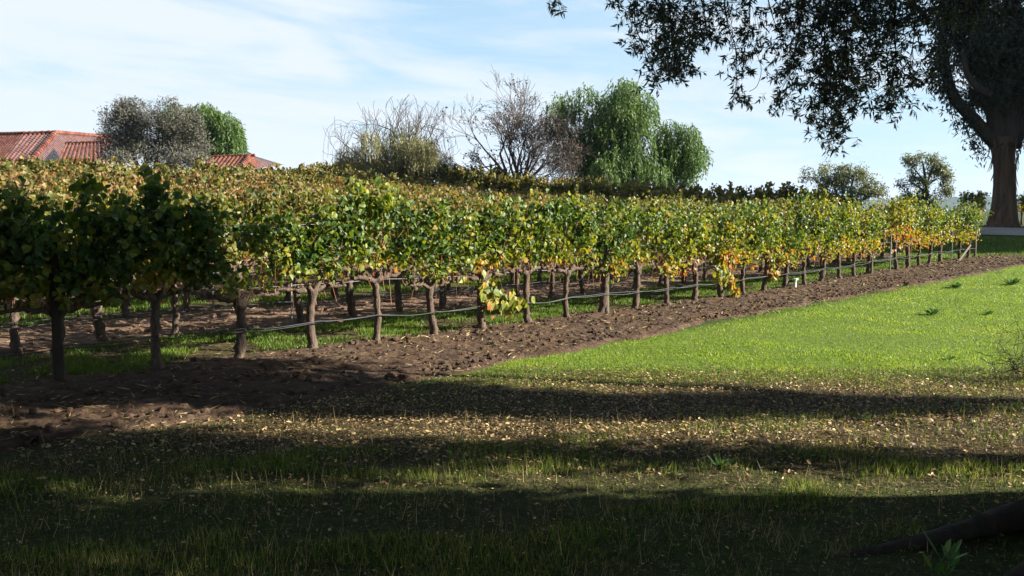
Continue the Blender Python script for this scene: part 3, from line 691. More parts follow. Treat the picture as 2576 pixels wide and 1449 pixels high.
C = np.stack([X, Y, ground(X, Y) + .03 + .025 * r.rand(n)], -1); an = r.rand(n) * 6.283; A = np.stack([np.cos(an), np.sin(an), .2 * r.randn(n)], -1); Nn = np.stack([.4 * r.randn(n), .4 * r.randn(n), np.ones(n)], -1)
L = .05 + .16 * r.rand(n) ** 2; leaves(acc, C, A, Nn, L, np.full(n, .010) + .0004 * Y, T_LANCE)
tag(acc.build('straw', M['drygrass']), 'scattered straw and prunings on the tilled soil', 'straw', 'straw', 'stuff')

# ------------------------------------------------------------------ trees
def lobes(blobs, r, k=4, f=.52):
    """break each ellipsoid into smaller overlapping lobes on its surface"""
    out = []
    for x, y, rx, ry, d, wt in blobs:
        out.append((x, y, rx * .72, ry * .72, d, wt * .5))
        for i in range(k):
            an = r.rand() * 6.28; q = .62 + .25 * r.rand(); ff = f * (.6 + .6 * r.rand())
            out.append((x + math.cos(an) * rx * q, y + math.sin(an) * ry * q, rx * ff, ry * ff, d + r.randn() * rx * d / F * .5, wt))
    return out
def blob_points(blobs, n, r, shell=.55):
    """points in px-given ellipsoids (x, y, rx, ry, depth, weight): world points and outward vectors"""
    wts = np.array([b[2] * b[3] * b[5] for b in blobs], float); wts /= wts.sum(); C = []; O = []
    for b, m in zip(blobs, r.multinomial(n, wts)):
        c = at(b[0], b[1], b[4]); k = b[4] / F; rad = np.array((b[2] * k, max(b[2], b[3]) * k * .8, b[3] * k))
        d = unit(r.randn(m, 3)); q = (shell + (1 - shell) * r.rand(m)) ** .7; C.append(c + d * rad * q[:, None]); O.append(d)
    return np.concatenate(C), np.concatenate(O)
def clump_leaves(acc, C, O, per, rad, L, W, droop, r, T=T_LANCE, mi=0):
    k = len(C) * per; cc = np.repeat(C, per, 0) + r.randn(k, 3) * rad; oo = np.repeat(O, per, 0)
    A = r.randn(k, 3) * .7 + oo * .3 + np.array((0, 0, -droop)); Nn = oo + r.randn(k, 3) * .7 + np.array((0, 0, .4))
    l = L * (.6 + .8 * r.rand(k)); leaves(acc, cc, A, Nn, l, W * (.7 + .6 * r.rand(k)), T, mi)
def strands(acc, C, O, r, len0, len1, step, L, W, mi=0):
    cs, aa = [], []
    for c, o in zip(C, O):
        ln = len0 + (len1 - len0) * r.rand(); m = max(3, int(ln / step)); t = np.linspace(0, 1, m)
        sw = np.array((o[0] * .35, o[1] * .35, 0)); pts = c + np.outer(np.sqrt(t) * ln * .5, sw) + np.outer(t * ln, (0, 0, -1.0)) + r.randn(m, 3) * .035
        cs.append(pts); aa.append(np.tile((o[0] * .4, o[1] * .4, -1.0), (m, 1)) + r.randn(m, 3) * .5)
    cs = np.concatenate(cs); aa = np.concatenate(aa); k = len(cs)
    leaves(acc, cs, aa, r.randn(k, 3) + np.array((0, -.3, .3)), L * (.6 + .8 * r.rand(k)), W * (.7 + .6 * r.rand(k)), T_LANCE, mi)
def limb(acc, pts_px, depth, w0, w1, sides=8, n=10, jit=.06, base=None, dd=0.0):
    """a limb given by pixel positions, real round cross-section"""
    c = [at(x, y, depth + dd * i / max(1, len(pts_px) - 1)) for i, (x, y) in enumerate(pts_px)]
    if base is not None: c = [np.array(base)] + c
    tube(acc, spline(c, n), np.linspace(w0, w1, n), sides, 0, jit)
def tree_root(name, x, depth, label, cat='tree', group=None):
    q = at(x, 500, depth); q[2] = g1(q[0], q[1]); e = empty(name, tuple(q)); tag(e, label, cat, group); return e, q
def part(acc, name, mats, root, smooth=False):
    """link as a child, geometry given in world space"""
    loc = np.array(root.location); acc.V = [v - loc for v in acc.V]
    return acc.build(name, mats, root, smooth)
def branch(acc, p, d, L, r0, lev, r, curl=.25, up=.15, ratio=.72, kids=(2, 3), minr=.006, tips=None, spread=.6):
    n = 5; pts = [p]; dd = d.copy()
    for i in range(n):
        dd = unit(dd + r.randn(3) * curl / n * 1.6 + np.array((0, 0, up / n))); pts.append(pts[-1] + dd * L / n)
    pts = np.array(pts); r1 = max(r0 * .62, minr); tube(acc, pts, np.linspace(r0, r1, n + 1), 6 if r0 > .05 else (4 if r0 > .015 else 3), 0, .05, r, cap=False)
    if tips is not None and lev <= 1: tips.append((pts[-1], dd))
    if lev <= 0: return
    for i in range(r.randint(kids[0], kids[1] + 1)):
        k = r.randint(2, n + 1) if i else n; q = pts[k]
        nd = unit(dd + r.randn(3) * spread); branch(acc, q, nd, L * ratio * (.75 + .5 * r.rand()), max(r1 * (.85 if not i else .6), minr), lev - 1, r, curl, up, ratio, kids, minr, tips, spread)

# --- large pepper tree
r = np.random.RandomState(31); root, q = tree_root('pepper_tree', 1590, 62, 'tall rounded green pepper tree with drooping foliage right of the bare trees', group='trees beyond the vineyard')
blobs = [(1560, 270, 85, 70, 62, 1), (1490, 260, 60, 45, 62, 1), (1430, 300, 50, 60, 62, .9), (1600, 250, 60, 50, 61, 1), (1610, 350, 65, 85, 61, 1.2), (1530, 360, 80, 80, 62, 1.1), (1470, 370, 60, 60, 63, .8), (1580, 420, 90, 50, 61, 1),
         (1700, 360, 50, 48, 63, 1), (1720, 400, 48, 55, 63, 1), (1690, 430, 45, 35, 62, .8), (1705, 335, 42, 36, 62, .9), (1738, 400, 32, 62, 62, .9), (1668, 390, 36, 62, 62, 1.0), (1690, 330, 30, 26, 62, .6), (1410, 250, 28, 25, 62, .5), (1570, 220, 40, 22, 62, .6)]
C, O = blob_points(lobes(blobs, r, 5, .6), 5200, r, .45); a = Acc(); strands(a, C, O, r, .35, 1.25, .07, .26, .075)
part(a, 'crown', M['pepper'], root)
a = Acc(); limb(a, [(1560, 420), (1545, 330), (1530, 260)], 62, .45, .12, base=q); limb(a, [(1500, 430), (1450, 370), (1425, 320)], 62, .3, .08, base=q); limb(a, [(1640, 440), (1700, 410), (1730, 380)], 62, .28, .07, base=q)
limb(a, [(1560, 330), (1600, 270), (1610, 240)], 62, .16, .05); part(a, 'trunk', M['darkbark'], root, True)
# --- bare spreading tree
r = np.random.RandomState(32); root, q = tree_root('bare_tree', 1305, 60, 'leafless spreading tree with dark fanned branches left of the green pepper tree', group='trees beyond the vineyard')
a = Acc(); tips = []; q0 = q + np.array((0, 0, -.2))
tube(a, [q0, q0 + np.array((0, 0, 1.6))], [.30, .24], 9)
top = q0 + np.array((0, 0, 1.5))
for x, y, wd in ((1140, 300, .12), (1180, 350, .10), (1215, 240, .12), (1255, 225, .11), (1300, 260, .10), (1345, 245, .11), (1390, 280, .10), (1160, 400, .10), (1430, 330, .08), (1240, 300, .10), (1360, 330, .09), (1320, 310, .09), (1440, 290, .08), (1405, 245, .08), (1455, 365, .07), (1280, 340, .08)):
    e = at(x, y, 60 + r.uniform(-2.2, 2.2)); d = e - top; Ld = np.linalg.norm(d); d /= Ld
    branch(a, top + r.randn(3) * .08, unit(d + np.array((d[0] * .35, 0, -.12))), Ld * .42, wd, 5, r, .28, .22, .66, (2, 4), .011, tips, .45)
part(a, 'branches', M['barebark'], root, True)
a = Acc(); tp = np.array([t[0] for t in tips]); sel = tp[r.rand(len(tp)) < .22]
clump_leaves(a, sel, unit(r.randn(len(sel), 3)), 1, .06, .16, .10, .6, r, T_OVAL); part(a, 'foliage', M['brownleaf'], root)
# --- brown twiggy mass under it
root, q = tree_root('withered_shrub', 1400, 58, 'brown withered twiggy shrub under the bare spreading tree', 'shrub')
a = Acc(); tips = []
for i in range(26):
    d = unit(np.array((r.randn() * .9, r.randn() * .6, .8 + r.rand() * .6))); branch(a, q + np.array((r.randn() * 1.2, r.randn() * .5, .2)), d, 1.3, .035, 3, r, .3, .1, .7, (2, 3), .018, tips, .6)
part(a, 'branches', M['barebark'], root, True)
blobs = [(1400, 395, 60, 45, 58, 1), (1350, 410, 50, 30, 58, .9), (1450, 405, 35, 35, 58, .8), (1410, 320, 35, 50, 60, .4), (1380, 350, 50, 50, 59, .6)]
C, O = blob_points(lobes(blobs, r), 1300, r, .1); a = Acc(); clump_leaves(a, C, O, 4, .16, .20, .035, -.5, r); part(a, 'foliage', M['brownleaf'], root)
# --- willow: whippy bare tops over yellowing foliage
r = np.random.RandomState(33); root, q = tree_root('willow_tree', 1000, 61, 'half bare willow with whippy upper twigs over yellow-green foliage', group='trees beyond the vineyard')
a = Acc()
for x, y in ((900, 330), (930, 290), (990, 270), (1010, 260), (1050, 260), (1075, 290), (1095, 320), (880, 345), (960, 300), (1030, 290)):
    e = at(x, y + 60, 61 + r.uniform(-1.5, 1.5)); st = q + np.array((0, 0, .9)); d = e - st; Ld = np.linalg.norm(d); d /= Ld
    tube(a, spline([q, st, st + d * Ld * .5 + np.array((0, 0, -.15)), e], 8), np.linspace(.10, .03, 8), 6, 0, .05, r, cap=False)
    for j in range(5): branch(a, e - d * Ld * .4 * r.rand(), unit(d * .5 + np.array((r.randn() * .6, r.randn() * .5, .55))), 1.25, .035, 2, r, .55, .45, .8, (2, 3), .012, None, .45)
for j in range(15):                                       # long hanging whips at the left and right
    x = r.choice([r.uniform(835, 890), r.uniform(1085, 1120)]); e = at(x, r.uniform(300, 350), 61); s_ = .5 if x > 1000 else -.5
    tube(a, spline([at(x + (40 if x < 1000 else -40), 320, 61), e, e + np.array((s_, r.randn() * .2, -.8)), e + np.array((s_ * 1.3, r.randn() * .2, -1.8 - r.rand()))], 9), .010, 3, 0, 0, r, cap=False)
part(a, 'branches', M['barebark'], root, True)
blobs = [(1000, 360, 85, 55, 60, 1), (940, 378, 66, 46, 60, 1), (1070, 395, 60, 35, 61, 1), (1010, 325, 50, 32, 60, .6), (1110, 415, 40, 25, 61, .7)]
C, O = blob_points(lobes(blobs, r, 4, .5), 2000, r, .3); a = Acc(); strands(a, C, O, r, .5, 1.5, .10, .24, .05); part(a, 'foliage', M['willow'], root)
# --- grey olive and green tree beside the house
r = np.random.RandomState(34); root, q = tree_root('olive_tree', 385, 54, 'broad grey-green olive tree in front of the tiled house', group='trees beside the house')
blobs = [(300, 330, 50, 70, 54, 1), (345, 320, 60, 65, 54, 1), (400, 330, 65, 70, 54, 1), (455, 345, 60, 70, 54, 1), (300, 290, 35, 35, 54, .7), (290, 370, 45, 45, 54, .9), (350, 385, 70, 40, 53, 1), (440, 390, 70, 35, 53, 1), (490, 360, 35, 60, 54, .8), (370, 285, 45, 35, 54, .7), (300, 268, 26, 18, 54, .4), (340, 268, 20, 15, 54, .3)]
C, O = blob_points(lobes(blobs, r), 3600, r, .4); a = Acc(); clump_leaves(a, C, O, 8, .14, .19, .055, -.2, r); part(a, 'crown', M['olive'], root)
a = Acc()
for x, y in ((300, 330), (350, 300), (400, 330), (460, 340), (490, 370)): limb(a, [((x + 385) / 2, 410), (x, y)], 54, .2, .04, base=q)
part(a, 'trunk', M['greybark'], root, True)
root, q = tree_root('pepper_tree', 545, 72, 'green drooping pepper tree behind the grey olive tree', group='trees beside the house')
blobs = [(450, 300, 50, 40, 72, 1), (510, 290, 55, 35, 72, 1), (560, 320, 50, 45, 72, 1), (590, 350, 25, 45, 72, .8), (540, 360, 60, 40, 72, 1), (520, 275, 30, 18, 72, .5), (430, 275, 25, 18, 72, .4), (615, 385, 20, 15, 72, .3)]
C, O = blob_points(blobs, 1500, r, .55); a = Acc(); strands(a, C, O, r, .5, 1.5, .09, .32, .095); part(a, 'crown', M['pepper'], root)
a = Acc(); limb(a, [(540, 380), (530, 320)], 72, .35, .1, base=q); part(a, 'trunk', M['darkbark'], root, True)
# --- two gum trees on the right
r = np.random.RandomState(35); root, q = tree_root('gum_tree', 2125, 58, 'low wide gum tree with airy grey-green crown, left of the taller slender gum', group='gum trees')
blobs = [(2040, 445, 30, 18, 58, .8), (2075, 440, 28, 25, 58, .8), (2110, 430, 30, 22, 58, .9), (2150, 425, 35, 20, 58, .9), (2150, 455, 45, 25, 58, .8), (2180, 450, 30, 25, 58, .8), (2200, 475, 25, 25, 58, .8), (2100, 470, 35, 25, 58, .8), (2170, 490, 50, 20, 58, 1), (2215, 495, 15, 20, 58, .6)]
C, O = blob_points(lobes(blobs, r, 4, .45), 620, r, .2); a = Acc(); clump_leaves(a, C, O, 9, .15, .24, .06, .7, r); part(a, 'crown', M['gum'], root)
a = Acc()
for x, y in ((2040, 445), (2080, 440), (2120, 430), (2155, 430), (2190, 460), (2210, 490)): limb(a, [((x + 2125) / 2, (y + 520) / 2), (x, y)], 58, .11, .03, 6, base=q)
part(a, 'trunk', M['greybark'], root, True)
root, q = tree_root('gum_tree', 2335, 60, 'slender upright gum tree with open crown, left of the big trunk', group='gum trees')
blobs = [(2295, 410, 20, 22, 60, .9), (2325, 398, 28, 16, 60, .9), (2350, 415, 28, 25, 60, .9), (2375, 440, 20, 28, 60, .9), (2300, 440, 20, 14, 60, .7), (2340, 445, 30, 18, 60, .5), (2380, 465, 16, 20, 60, .7), (2325, 470, 18, 12, 60, .5), (2265, 465, 14, 8, 60, .6), (2280, 478, 10, 10, 60, .5), (2360, 490, 30, 14, 60, .7)]
C, O = blob_points(lobes(blobs, r, 4, .45), 460, r, .2); a = Acc(); clump_leaves(a, C, O, 10, .14, .24, .06, .6, r); part(a, 'crown', M['gum'], root)
a = Acc(); limb(a, [(2333, 500), (2330, 470), (2325, 430), (2320, 405)], 60, .17, .05, base=q)
for x, y in ((2295, 420), (2350, 420), (2375, 445), (2300, 445), (2270, 467), (2355, 450)): limb(a, [(2330, 485 if x < 2290 else 470), ((x + 2330) / 2, (y + 460) / 2), (x, y)], 60, .07, .025, 6)
part(a, 'trunk', M['greybark'], root, True)
for x, y, rx, ry, dep, lab in ((2115, 500, 40, 26, 52, 'dark rounded bush in front of the low wide gum tree'), (2305, 500, 35, 20, 54, 'dark green bush at the foot of the slender gum tree'), (1985, 500, 20, 10, 50, 'small dark bush left of the thin wooden post')):
    root, q = tree_root('bush', x, dep, lab, 'bush', 'bushes beyond the vineyard'); C, O = blob_points([(x, y, rx, ry, dep, 1), (x - rx * .5, y + 12, rx * .7, ry, dep, 1), (x + rx * .5, y + 14, rx * .7, ry, dep, 1), (x, y + 40, rx, 30, dep, .8)], 420, r, .4)
    a = Acc(); clump_leaves(a, C, O, 6, .13, .15, .07, 0, r, T_OVAL); part(a, 'foliage', M['bush'], root)
    a = Acc(); tube(a, [q, q + np.array((0, 0, 1.2))], [.08, .04], 6); part(a, 'stem', M['darkbark'], root)
# thin wooden post among the far vines
root, q = tree_root('wooden_post', 2008, 46, 'thin dark wooden post standing above the far vines', 'post'); a = Acc(); t_ = at(2008, 489, 46)
tube(a, [q, (q + t_) / 2, t_], .07, 8); part(a, 'post_shaft', M['darkbark'], root); a = Acc(); tube(a, [t_, t_ + np.array((0, 0, .04))], [.08, .05], 8); part(a, 'post_cap', M['darkbark'], root)

# --- big eucalyptus at the right edge
r = np.random.RandomState(36); DE = 48.0
root, q = tree_root('eucalyptus_tree', 2525, DE, 'huge dark eucalyptus with flared peeling trunk at the right edge', group='eucalyptus trees')
a = Acc()
prof = [(578, 2524, 118), (568, 2524, 100), (555, 2525, 86), (530, 2526, 76), (500, 2527, 68), (460, 2527, 62), (420, 2526, 60), (380, 2524, 62), (345, 2522, 70)]
c = np.array([at(x, y, DE) for y, x, _ in prof]); c[0][2] = q[2] - .15; rad = np.array([wd * .40 * DE / F for _, _, wd in prof])
n = 40; cs = spline(c, n); rr = np.interp(np.linspace(0, 1, n), np.linspace(0, 1, len(rad)), rad)
th = np.arange(28) / 28 * 2 * math.pi; V = []
for i in range(n):
    t = i / (n - 1); flute = 1 + (.09 * (1 - t) ** 2 + .025) * np.sin(5 * th + 1.2 + t) + .02 * np.sin(11 * th + 3 * t) + .015 * r.randn(28)
    V.append(np.stack([cs[i][0] + np.cos(th) * rr[i] * flute, cs[i][1] + np.sin(th) * rr[i] * flute, np.full(28, cs[i][2])], -1))
V = np.array(V); jj = np.arange(28); fs = [np.stack([i * 28 + jj, i * 28 + (jj + 1) % 28, (i + 1) * 28 + (jj + 1) % 28, (i + 1) * 28 + jj], -1) for i in range(n - 1)]
a.add(V.reshape(-1, 3), np.concatenate(fs)); part(a, 'trunk', M['eucbark'], root, True)
a = Acc(); limb(a, [(2512, 370), (2480, 335), (2440, 290), (2400, 245), (2380, 180), (2372, 90), (2385, 0)], DE, .40, .19, 10, 22)
limb(a, [(2535, 370), (2545, 280), (2550, 160), (2545, 0), (2550, -150)], DE, .66, .3, 10, 18); limb(a, [(2515, 365), (2495, 260), (2475, 180), (2470, 60), (2450, -80)], DE, .48, .2, 9, 16)
limb(a, [(2540, 365), (2580, 280), (2640, 180), (2700, 60)], DE, .55, .22, 9, 14); limb(a, [(2490, 240), (2440, 200), (2420, 130)], DE - 1, .22, .1, 8, 10)
part(a, 'limb', M['darkbark'], root, True)
for k in range(22):                                        # hanging strips of peeling bark
    a = Acc(); x = r.choice([2494, 2500, 2505, 2552, 2558, 2562]) + r.randn() * 3; y = r.uniform(345, 440); p_ = at(x, y, DE - .75 + .2 * r.rand()); L_ = .4 + 1.0 * r.rand(); s_ = .12 * r.randn()
    tube(a, spline([p_, p_ + np.array((s_ * .3, -.03, -L_ * .5)), p_ + np.array((s_ + (.12 if x > 2525 else -.12), -.05, -L_))], 6), np.linspace(.05, .012, 6), 4, 0, .2, r); part(a, 'bark_strip', M['eucbark'], root)
blobs = [(2400, 40, 60, 60, DE, 1), (2470, 100, 80, 90, DE, 1.3), (2560, 130, 90, 110, DE, 1.3), (2365, 130, 28, 50, DE, .9), (2375, 200, 26, 40, DE, .8), (2395, 255, 25, 26, DE, .6), (2430, 305, 22, 28, DE, .6), (2455, 350, 18, 28, DE, .7), (2470, 385, 12, 16, DE, .6),
         (2500, 220, 60, 60, DE, 1.1), (2590, 240, 70, 70, DE, 1.2), (2572, 335, 14, 35, DE, .5), (2610, 330, 35, 50, DE, .8), (2450, -60, 100, 80, DE, 1), (2600, -60, 130, 110, DE, 1), (2680, 120, 90, 120, DE, 1), (2540, -220, 160, 120, DE, .8), (2700, -150, 120, 120, DE, .7), (2480, 200, 45, 60, DE + 1.5, .8), (2530, 270, 50, 45, DE + 1, .8), (2455, 240, 28, 40, DE + 1, .5), (2760, 220, 70, 90, DE, .6)]
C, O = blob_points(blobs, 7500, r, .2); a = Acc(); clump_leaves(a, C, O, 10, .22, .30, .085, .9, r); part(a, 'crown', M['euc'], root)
for dx, dy, rz, lab in ((11.5, 1.2, 1.2, 'eucalyptus off the right edge, next along the gravel road'), (10.5, -10.6, 0.0, 'eucalyptus off the right edge, beside the headland grass'), (17.5, -10.9, .8, 'eucalyptus off the right edge, behind the one by the headland'), (22, -4, 4.0, 'eucalyptus off the right edge, third along the road'), (9.8, -5.0, 5.1, 'eucalyptus off the right edge, just in front of the road'), (18.5, -9.0, .5, 'eucalyptus off the right edge, set back from the lawn')):
    c = copy_tree(root); c.location = (q[0] + dx, q[1] + dy, g1(q[0] + dx, q[1] + dy)); c.rotation_euler = (0, 0, rz); c['label'] = lab

# --- overhanging tree whose drooping sprays enter the frame at the top
def sprays(acc, tw, line, width, n, depth, r, dj=.45, tips_down=.6):
    pts = np.array([at(x, y, depth) for x, y in line]); c = spline(pts, 30); k = depth / F
    tube(tw, c, np.linspace(.007, .002, 30), 4, 0, 0, r, cap=False)
    for i in range(n):
        t = r.rand() ** .9; j = int(t * 29); wd = width * k * (1.15 - .6 * t)
        b = c[j] + np.array((r.randn() * wd * .5, r.randn() * dj * .6, r.randn() * wd * .4))
        d = unit(np.array((r.randn() * .9, r.randn() * .8, -tips_down + r.randn() * .5))); L_ = .05 + .11 * r.rand(); m = r.randint(6, 12)
        if r.rand() < .45: tube(tw, spline([c[max(j - 4, 0)], (c[j] + b) / 2, b], 5), .0024, 3, 0, 0, r, cap=False)
        tube(tw, [b, b + d * L_], .0018, 3, 0, 0, r, cap=False)
        tt = np.linspace(.1, 1, m) ** .7; C = b + np.outer(tt * L_, d); side = unit(np.cross(np.tile(d, (m, 1)), r.randn(m, 3)))
        A = d * .55 + side * 1.0 + np.array((0, 0, -.15)); leaves(acc, C, A, unit(r.randn(m, 3)), .050 + .036 * r.rand(m), .015 + .007 * r.rand(m), T_LANCE)
r = np.random.RandomState(37); DH = 8.4
bx, by = 9.6, 8.02
root = empty('overhanging_tree', (bx, by, g1(bx, by))); tag(root, 'tree off the right edge whose dark leafy sprays droop into the top of view', 'tree')
a = Acc(); tw = Acc()
LN = [([(1600, -30), (1598, 60), (1625, 130), (1660, 212)], 46, 46), ([(1680, -30), (1690, 80), (1700, 150), (1705, 185)], 58, 84), ([(1755, -30), (1775, 60), (1745, 110)], 46, 44), ([(1820, -30), (1830, 60), (1852, 130), (1850, 230), (1842, 255)], 34, 40),
      ([(1890, -30), (1886, 60), (1895, 150)], 22, 16), ([(1930, -10), (1950, 60), (1978, 110)], 26, 15), ([(2000, -30), (2010, 80), (1990, 170), (1972, 250)], 50, 72), ([(2060, -30), (2075, 100), (2080, 200), (2072, 290), (2110, 355)], 60, 125),
      ([(2130, -30), (2130, 100), (2120, 200), (2140, 280)], 55, 100), ([(2190, -30), (2190, 100), (2190, 205)], 55, 78), ([(2250, -30), (2250, 90), (2255, 180), (2240, 230), (2272, 285)], 44, 66), ([(2305, -30), (2300, 80), (2290, 170), (2302, 205)], 40, 50),
      ([(1365, -40), (1395, 0), (1425, 18)], 22, 9), ([(1545, -25), (1650, 8), (1760, 15), (1880, 0)], 34, 40), ([(1980, 10), (2080, 45), (2200, 60), (2330, 40)], 60, 110), ([(2010, -30), (2150, 0), (2350, -10)], 50, 90), ([(2380, -20), (2440, 20), (2500, 30)], 40, 40),
      ([(2060, 120), (2085, 180), (2090, 250)], 44, 50), ([(1650, 20), (1680, 70), (1670, 120)], 60, 40)]
for line, wd, n in LN: sprays(a, tw, line, wd * .88, int(n * 1.6), DH + r.uniform(-.5, .5), r)
for k in range(3): tube(tw, spline([at(1893 + 6 * k, 20, DH), at(1904 + 4 * k, 90, DH), at(1890 - 20 * k, 160 + 20 * k, DH)], 12), .0025, 3, 0, 0, r, cap=False)
tube(tw, spline([at(1895, 120, DH), at(1915, 170, DH), at(1905, 215, DH), at(1885, 230, DH)], 14), .003, 4, 0, 0, r, cap=False)
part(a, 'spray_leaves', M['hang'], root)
gz = g1(bx, by)
fork = np.array((bx - .2, by, 3.9))
tb = Acc(); tube(tb, spline([(bx, by, gz - .2), (bx + .05, by + .03, 1.4), (bx - .05, by, 2.7), fork], 14), np.linspace(.19, .17, 14), 12, 0, .05, r)
part(tb, 'trunk', M['darkbark'], root, True)
for x0 in ((1600, -60), (1750, -50), (1900, -55), (2050, -50), (2200, -50), (2330, -40), (1400, -60)):
    e = at(x0[0], x0[1], DH); tube(tw, spline([fork, fork * .6 + e * .4 + np.array((0, 0, .9)), e + np.array((.4, 0, .3)), e, e + np.array((-.2, 0, -.15))], 16), np.linspace(.05, .007, 16), 6, 0, .05, r, cap=False)
for e in ((9.4, 9.9, 6.6), (8.6, 9.2, 7.5), (11.0, 9.0, 8.5), (8.5, 8.0, 8.5), (9, 7.6, 6.5), (10, 7.0, 9)):
    e = np.array(e); tube(tw, spline([fork, fork * .5 + e * .5 + np.array((0, 0, -.25)), e], 10), np.linspace(.11, .03, 10), 7, 0, .06, r, cap=False)
tube(tw, spline([(9.6, 8.05, 2.6), (9.6, 8.35, 2.95), (9.6, 9.05, 4.1), (9.5, 9.3, 5.2)], 12), np.linspace(.09, .05, 12), 7, 0, .06, r)
part(tw, 'branch', M['darkbark'], root, True)

def wblob(acc, blobs, n, r, L=.22, W=.085, per=10, rad=.17):
    wts = np.array([b[3] * b[4] * b[5] for b in blobs], float); wts /= wts.sum()
    for b, m in zip(blobs, r.multinomial(n, wts)):
        d = unit(r.randn(m, 3)); C = np.array(b[:3]) + d * np.array(b[3:6]) * (r.rand(m, 1) ** .5); clump_leaves(acc, C, d, per, rad, L, W, .7, r)
a = Acc()
wblob(a, [(9.6, 8.2, 6.8, 1.9, 1.0, 2.3), (9.4, 9.35, 6.7, 1.8, .68, 1.7), (10, 7.2, 9.2, 2.8, 2.0, 2.9), (10.2, 8.8, 9.6, 2.6, 1.3, 2.2)], 3200, r)
wblob(a, [(9.6, 7.78, 3.2, .6, .34, .7), (9.6, 7.66, 4.2, .7, .50, .9), (9.6, 7.75, 5.0, .9, .5, .9)], 700, r)
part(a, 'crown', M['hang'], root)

# --- other shade trees off the right edge; those around the viewer are added to cut skylight
def shade_tree(x, y, lab, trunk_r, fork_z, blobs, n, seed, lean=(0, 0)):
    r = np.random.RandomState(seed); gz = g1(x, y); root = empty('shade_tree', (x, y, gz)); tag(root, lab, 'tree', 'shade trees around the viewer')
    f_ = np.array((x + lean[0], y + lean[1], fork_z)); t = Acc(); tube(t, spline([(x, y, gz - .2), (x + lean[0] * .2, y + lean[1] * .2, fork_z * .4), f_], 12), np.linspace(trunk_r, trunk_r * .75, 12) * np.array([1.5, 1.15] + [1] * 10), 12, 0, .06, r); part(t, 'trunk', M['darkbark'], root, True)
    b_ = Acc()
    for b in blobs: e = np.array(b[:3]); tube(b_, spline([f_, f_ * .5 + e * .5 + np.array((0, 0, .2)), e], 9), np.linspace(trunk_r * .5, .03, 9), 7, 0, .06, r, cap=False)
    part(b_, 'branch', M['darkbark'], root, True)
    c = Acc(); wblob(c, blobs, n, r); part(c, 'crown', M['hang'], root); return root
shade_tree(8.6, 6.02, 'slim tree off the right edge, second from the viewer', .14, 3.9, [(8.6, 5.7, 6.0, 1.7, .72, 1.8), (8.6, 6.02, 2.6, .6, .17, 1.1), (8.6, 6.02, 3.6, .6, .24, 1.2), (9, 5.4, 8.6, 2.4, 1.8, 2.0)], 3000, 51)
shade_tree(6.9, 5.12, 'thick trunk off the right edge, nearer the viewer', .38, 3.6, [(6.6, 4.2, 5.2, 2.2, 1.2, 1.7), (7.2, 3.6, 7.5, 2.8, 2.2, 2.4), (5.6, 3.2, 6.0, 2.0, 1.5, 1.3)], 2600, 52, (0, -.45))
shade_tree(8.4, 4.1, 'leafy thicket off the right edge, nearest the viewer', .10, 1.0, [(8.4, 4.0, 1.7, .9, 1.0, 1.7), (8.2, 2.8, 2.0, 1.0, 1.1, 1.8), (7.9, 4.3, 3.5, 1.0, .8, 1.1)], 1900, 54)
SKY_SCREEN = shade_tree(1.5, -3.5, 'added unseen tree behind the viewer, crown cutting skylight over the foreground', .5, 3.8, [(0, -1, 6.6, 3.4, 2.6, 1.3), (-3.5, 1.0, 6.4, 3.0, 2.4, 1.2), (3, 1.2, 6.2, 3.2, 2.4, 1.2), (-4.5, -3, 6.5, 3.4, 3.0, 1.4), (2, -5, 7, 3.5, 3, 1.6), (-1, 3.6, 6.4, 3.4, 1.7, 1.0), (4.5, -2, 6, 2.6, 2.6, 1.4), (-6.5, 3.8, 6.6, 2.8, 2.4, 1.2), (-8, -1, 6.5, 3, 3.4, 1.4), (3.2, 4.0, 6.6, 2.6, 1.8, 1.0), (-3, 6.4, 7.4, 3.0, 1.6, 1.0), (2, 7, 7.4, 3.0, 1.8, 1.0), (-3.4, 7.2, 5.7, 2.6, 1.3, .7), (1.6, 7.2, 5.7, 2.6, 1.3, .7), (-7, 6.4, 5.7, 2.2, 1.5, .8), (-2, 9.6, 6.8, 2.8, 1.2, .7)], 12000, 53)  # crown added out of view and shaped to keep skylight off the foreground
for x, y, rz, lab in ((-11, -7, 1.0, 'added unseen tree blocking skylight behind the viewer to the left'), (12.5, -8, 2.0, 'added unseen tree blocking skylight behind the viewer to the right'), (0, -15, 3.1, 'added unseen tree blocking skylight farthest behind the viewer'), (-17, 3, 3.4, 'added unseen tree blocking skylight off the left edge')):
    c = copy_tree(SKY_SCREEN); c.location = (x, y, g1(x, y)); c.rotation_euler = (0, 0, rz); c.scale = (1, 1, 1.7); c['label'] = lab  # stretched copies added out of view to screen the sky around the viewer

# --- roots and plant at the bottom right corner
r = np.random.RandomState(38)
root = empty('tree_root', (2.6, 4.2, g1(2.6, 4.2))); tag(root, 'thick dark tree root curving over the ground at the bottom right corner', 'root')
a = Acc(); k1 = [at(2010, 1425, 4.42), at(2120, 1400, 4.55), at(2250, 1375, 4.66), at(2380, 1345, 4.75), at(2480, 1310, 4.85), at(2590, 1285, 4.95)]
k1 = [np.array((p_[0], p_[1], g1(p_[0], p_[1]) + z_)) for p_, z_ in zip(k1, (-.04, -.02, .0, .03, .06, .10))] + [np.array((3.4, 5.0, .20)), np.array((4.6, 5.0, .35)), np.array((6.6, 5.0, .4))]
tube(a, spline(k1, 34), np.interp(np.linspace(0, 1, 34), (0, .3, .6, 1), (.02, .045, .075, .2)), 12, 0, .14, r); part(a, 'main_root', M['darkbark'], root, True)
a = Acc(); k2 = [(2.25, 4.1, -.06), (2.6, 4.25, .02), (2.9, 4.3, .10), (3.6, 4.4, .3), (4.6, 4.6, .35), (6.6, 4.9, .4)]
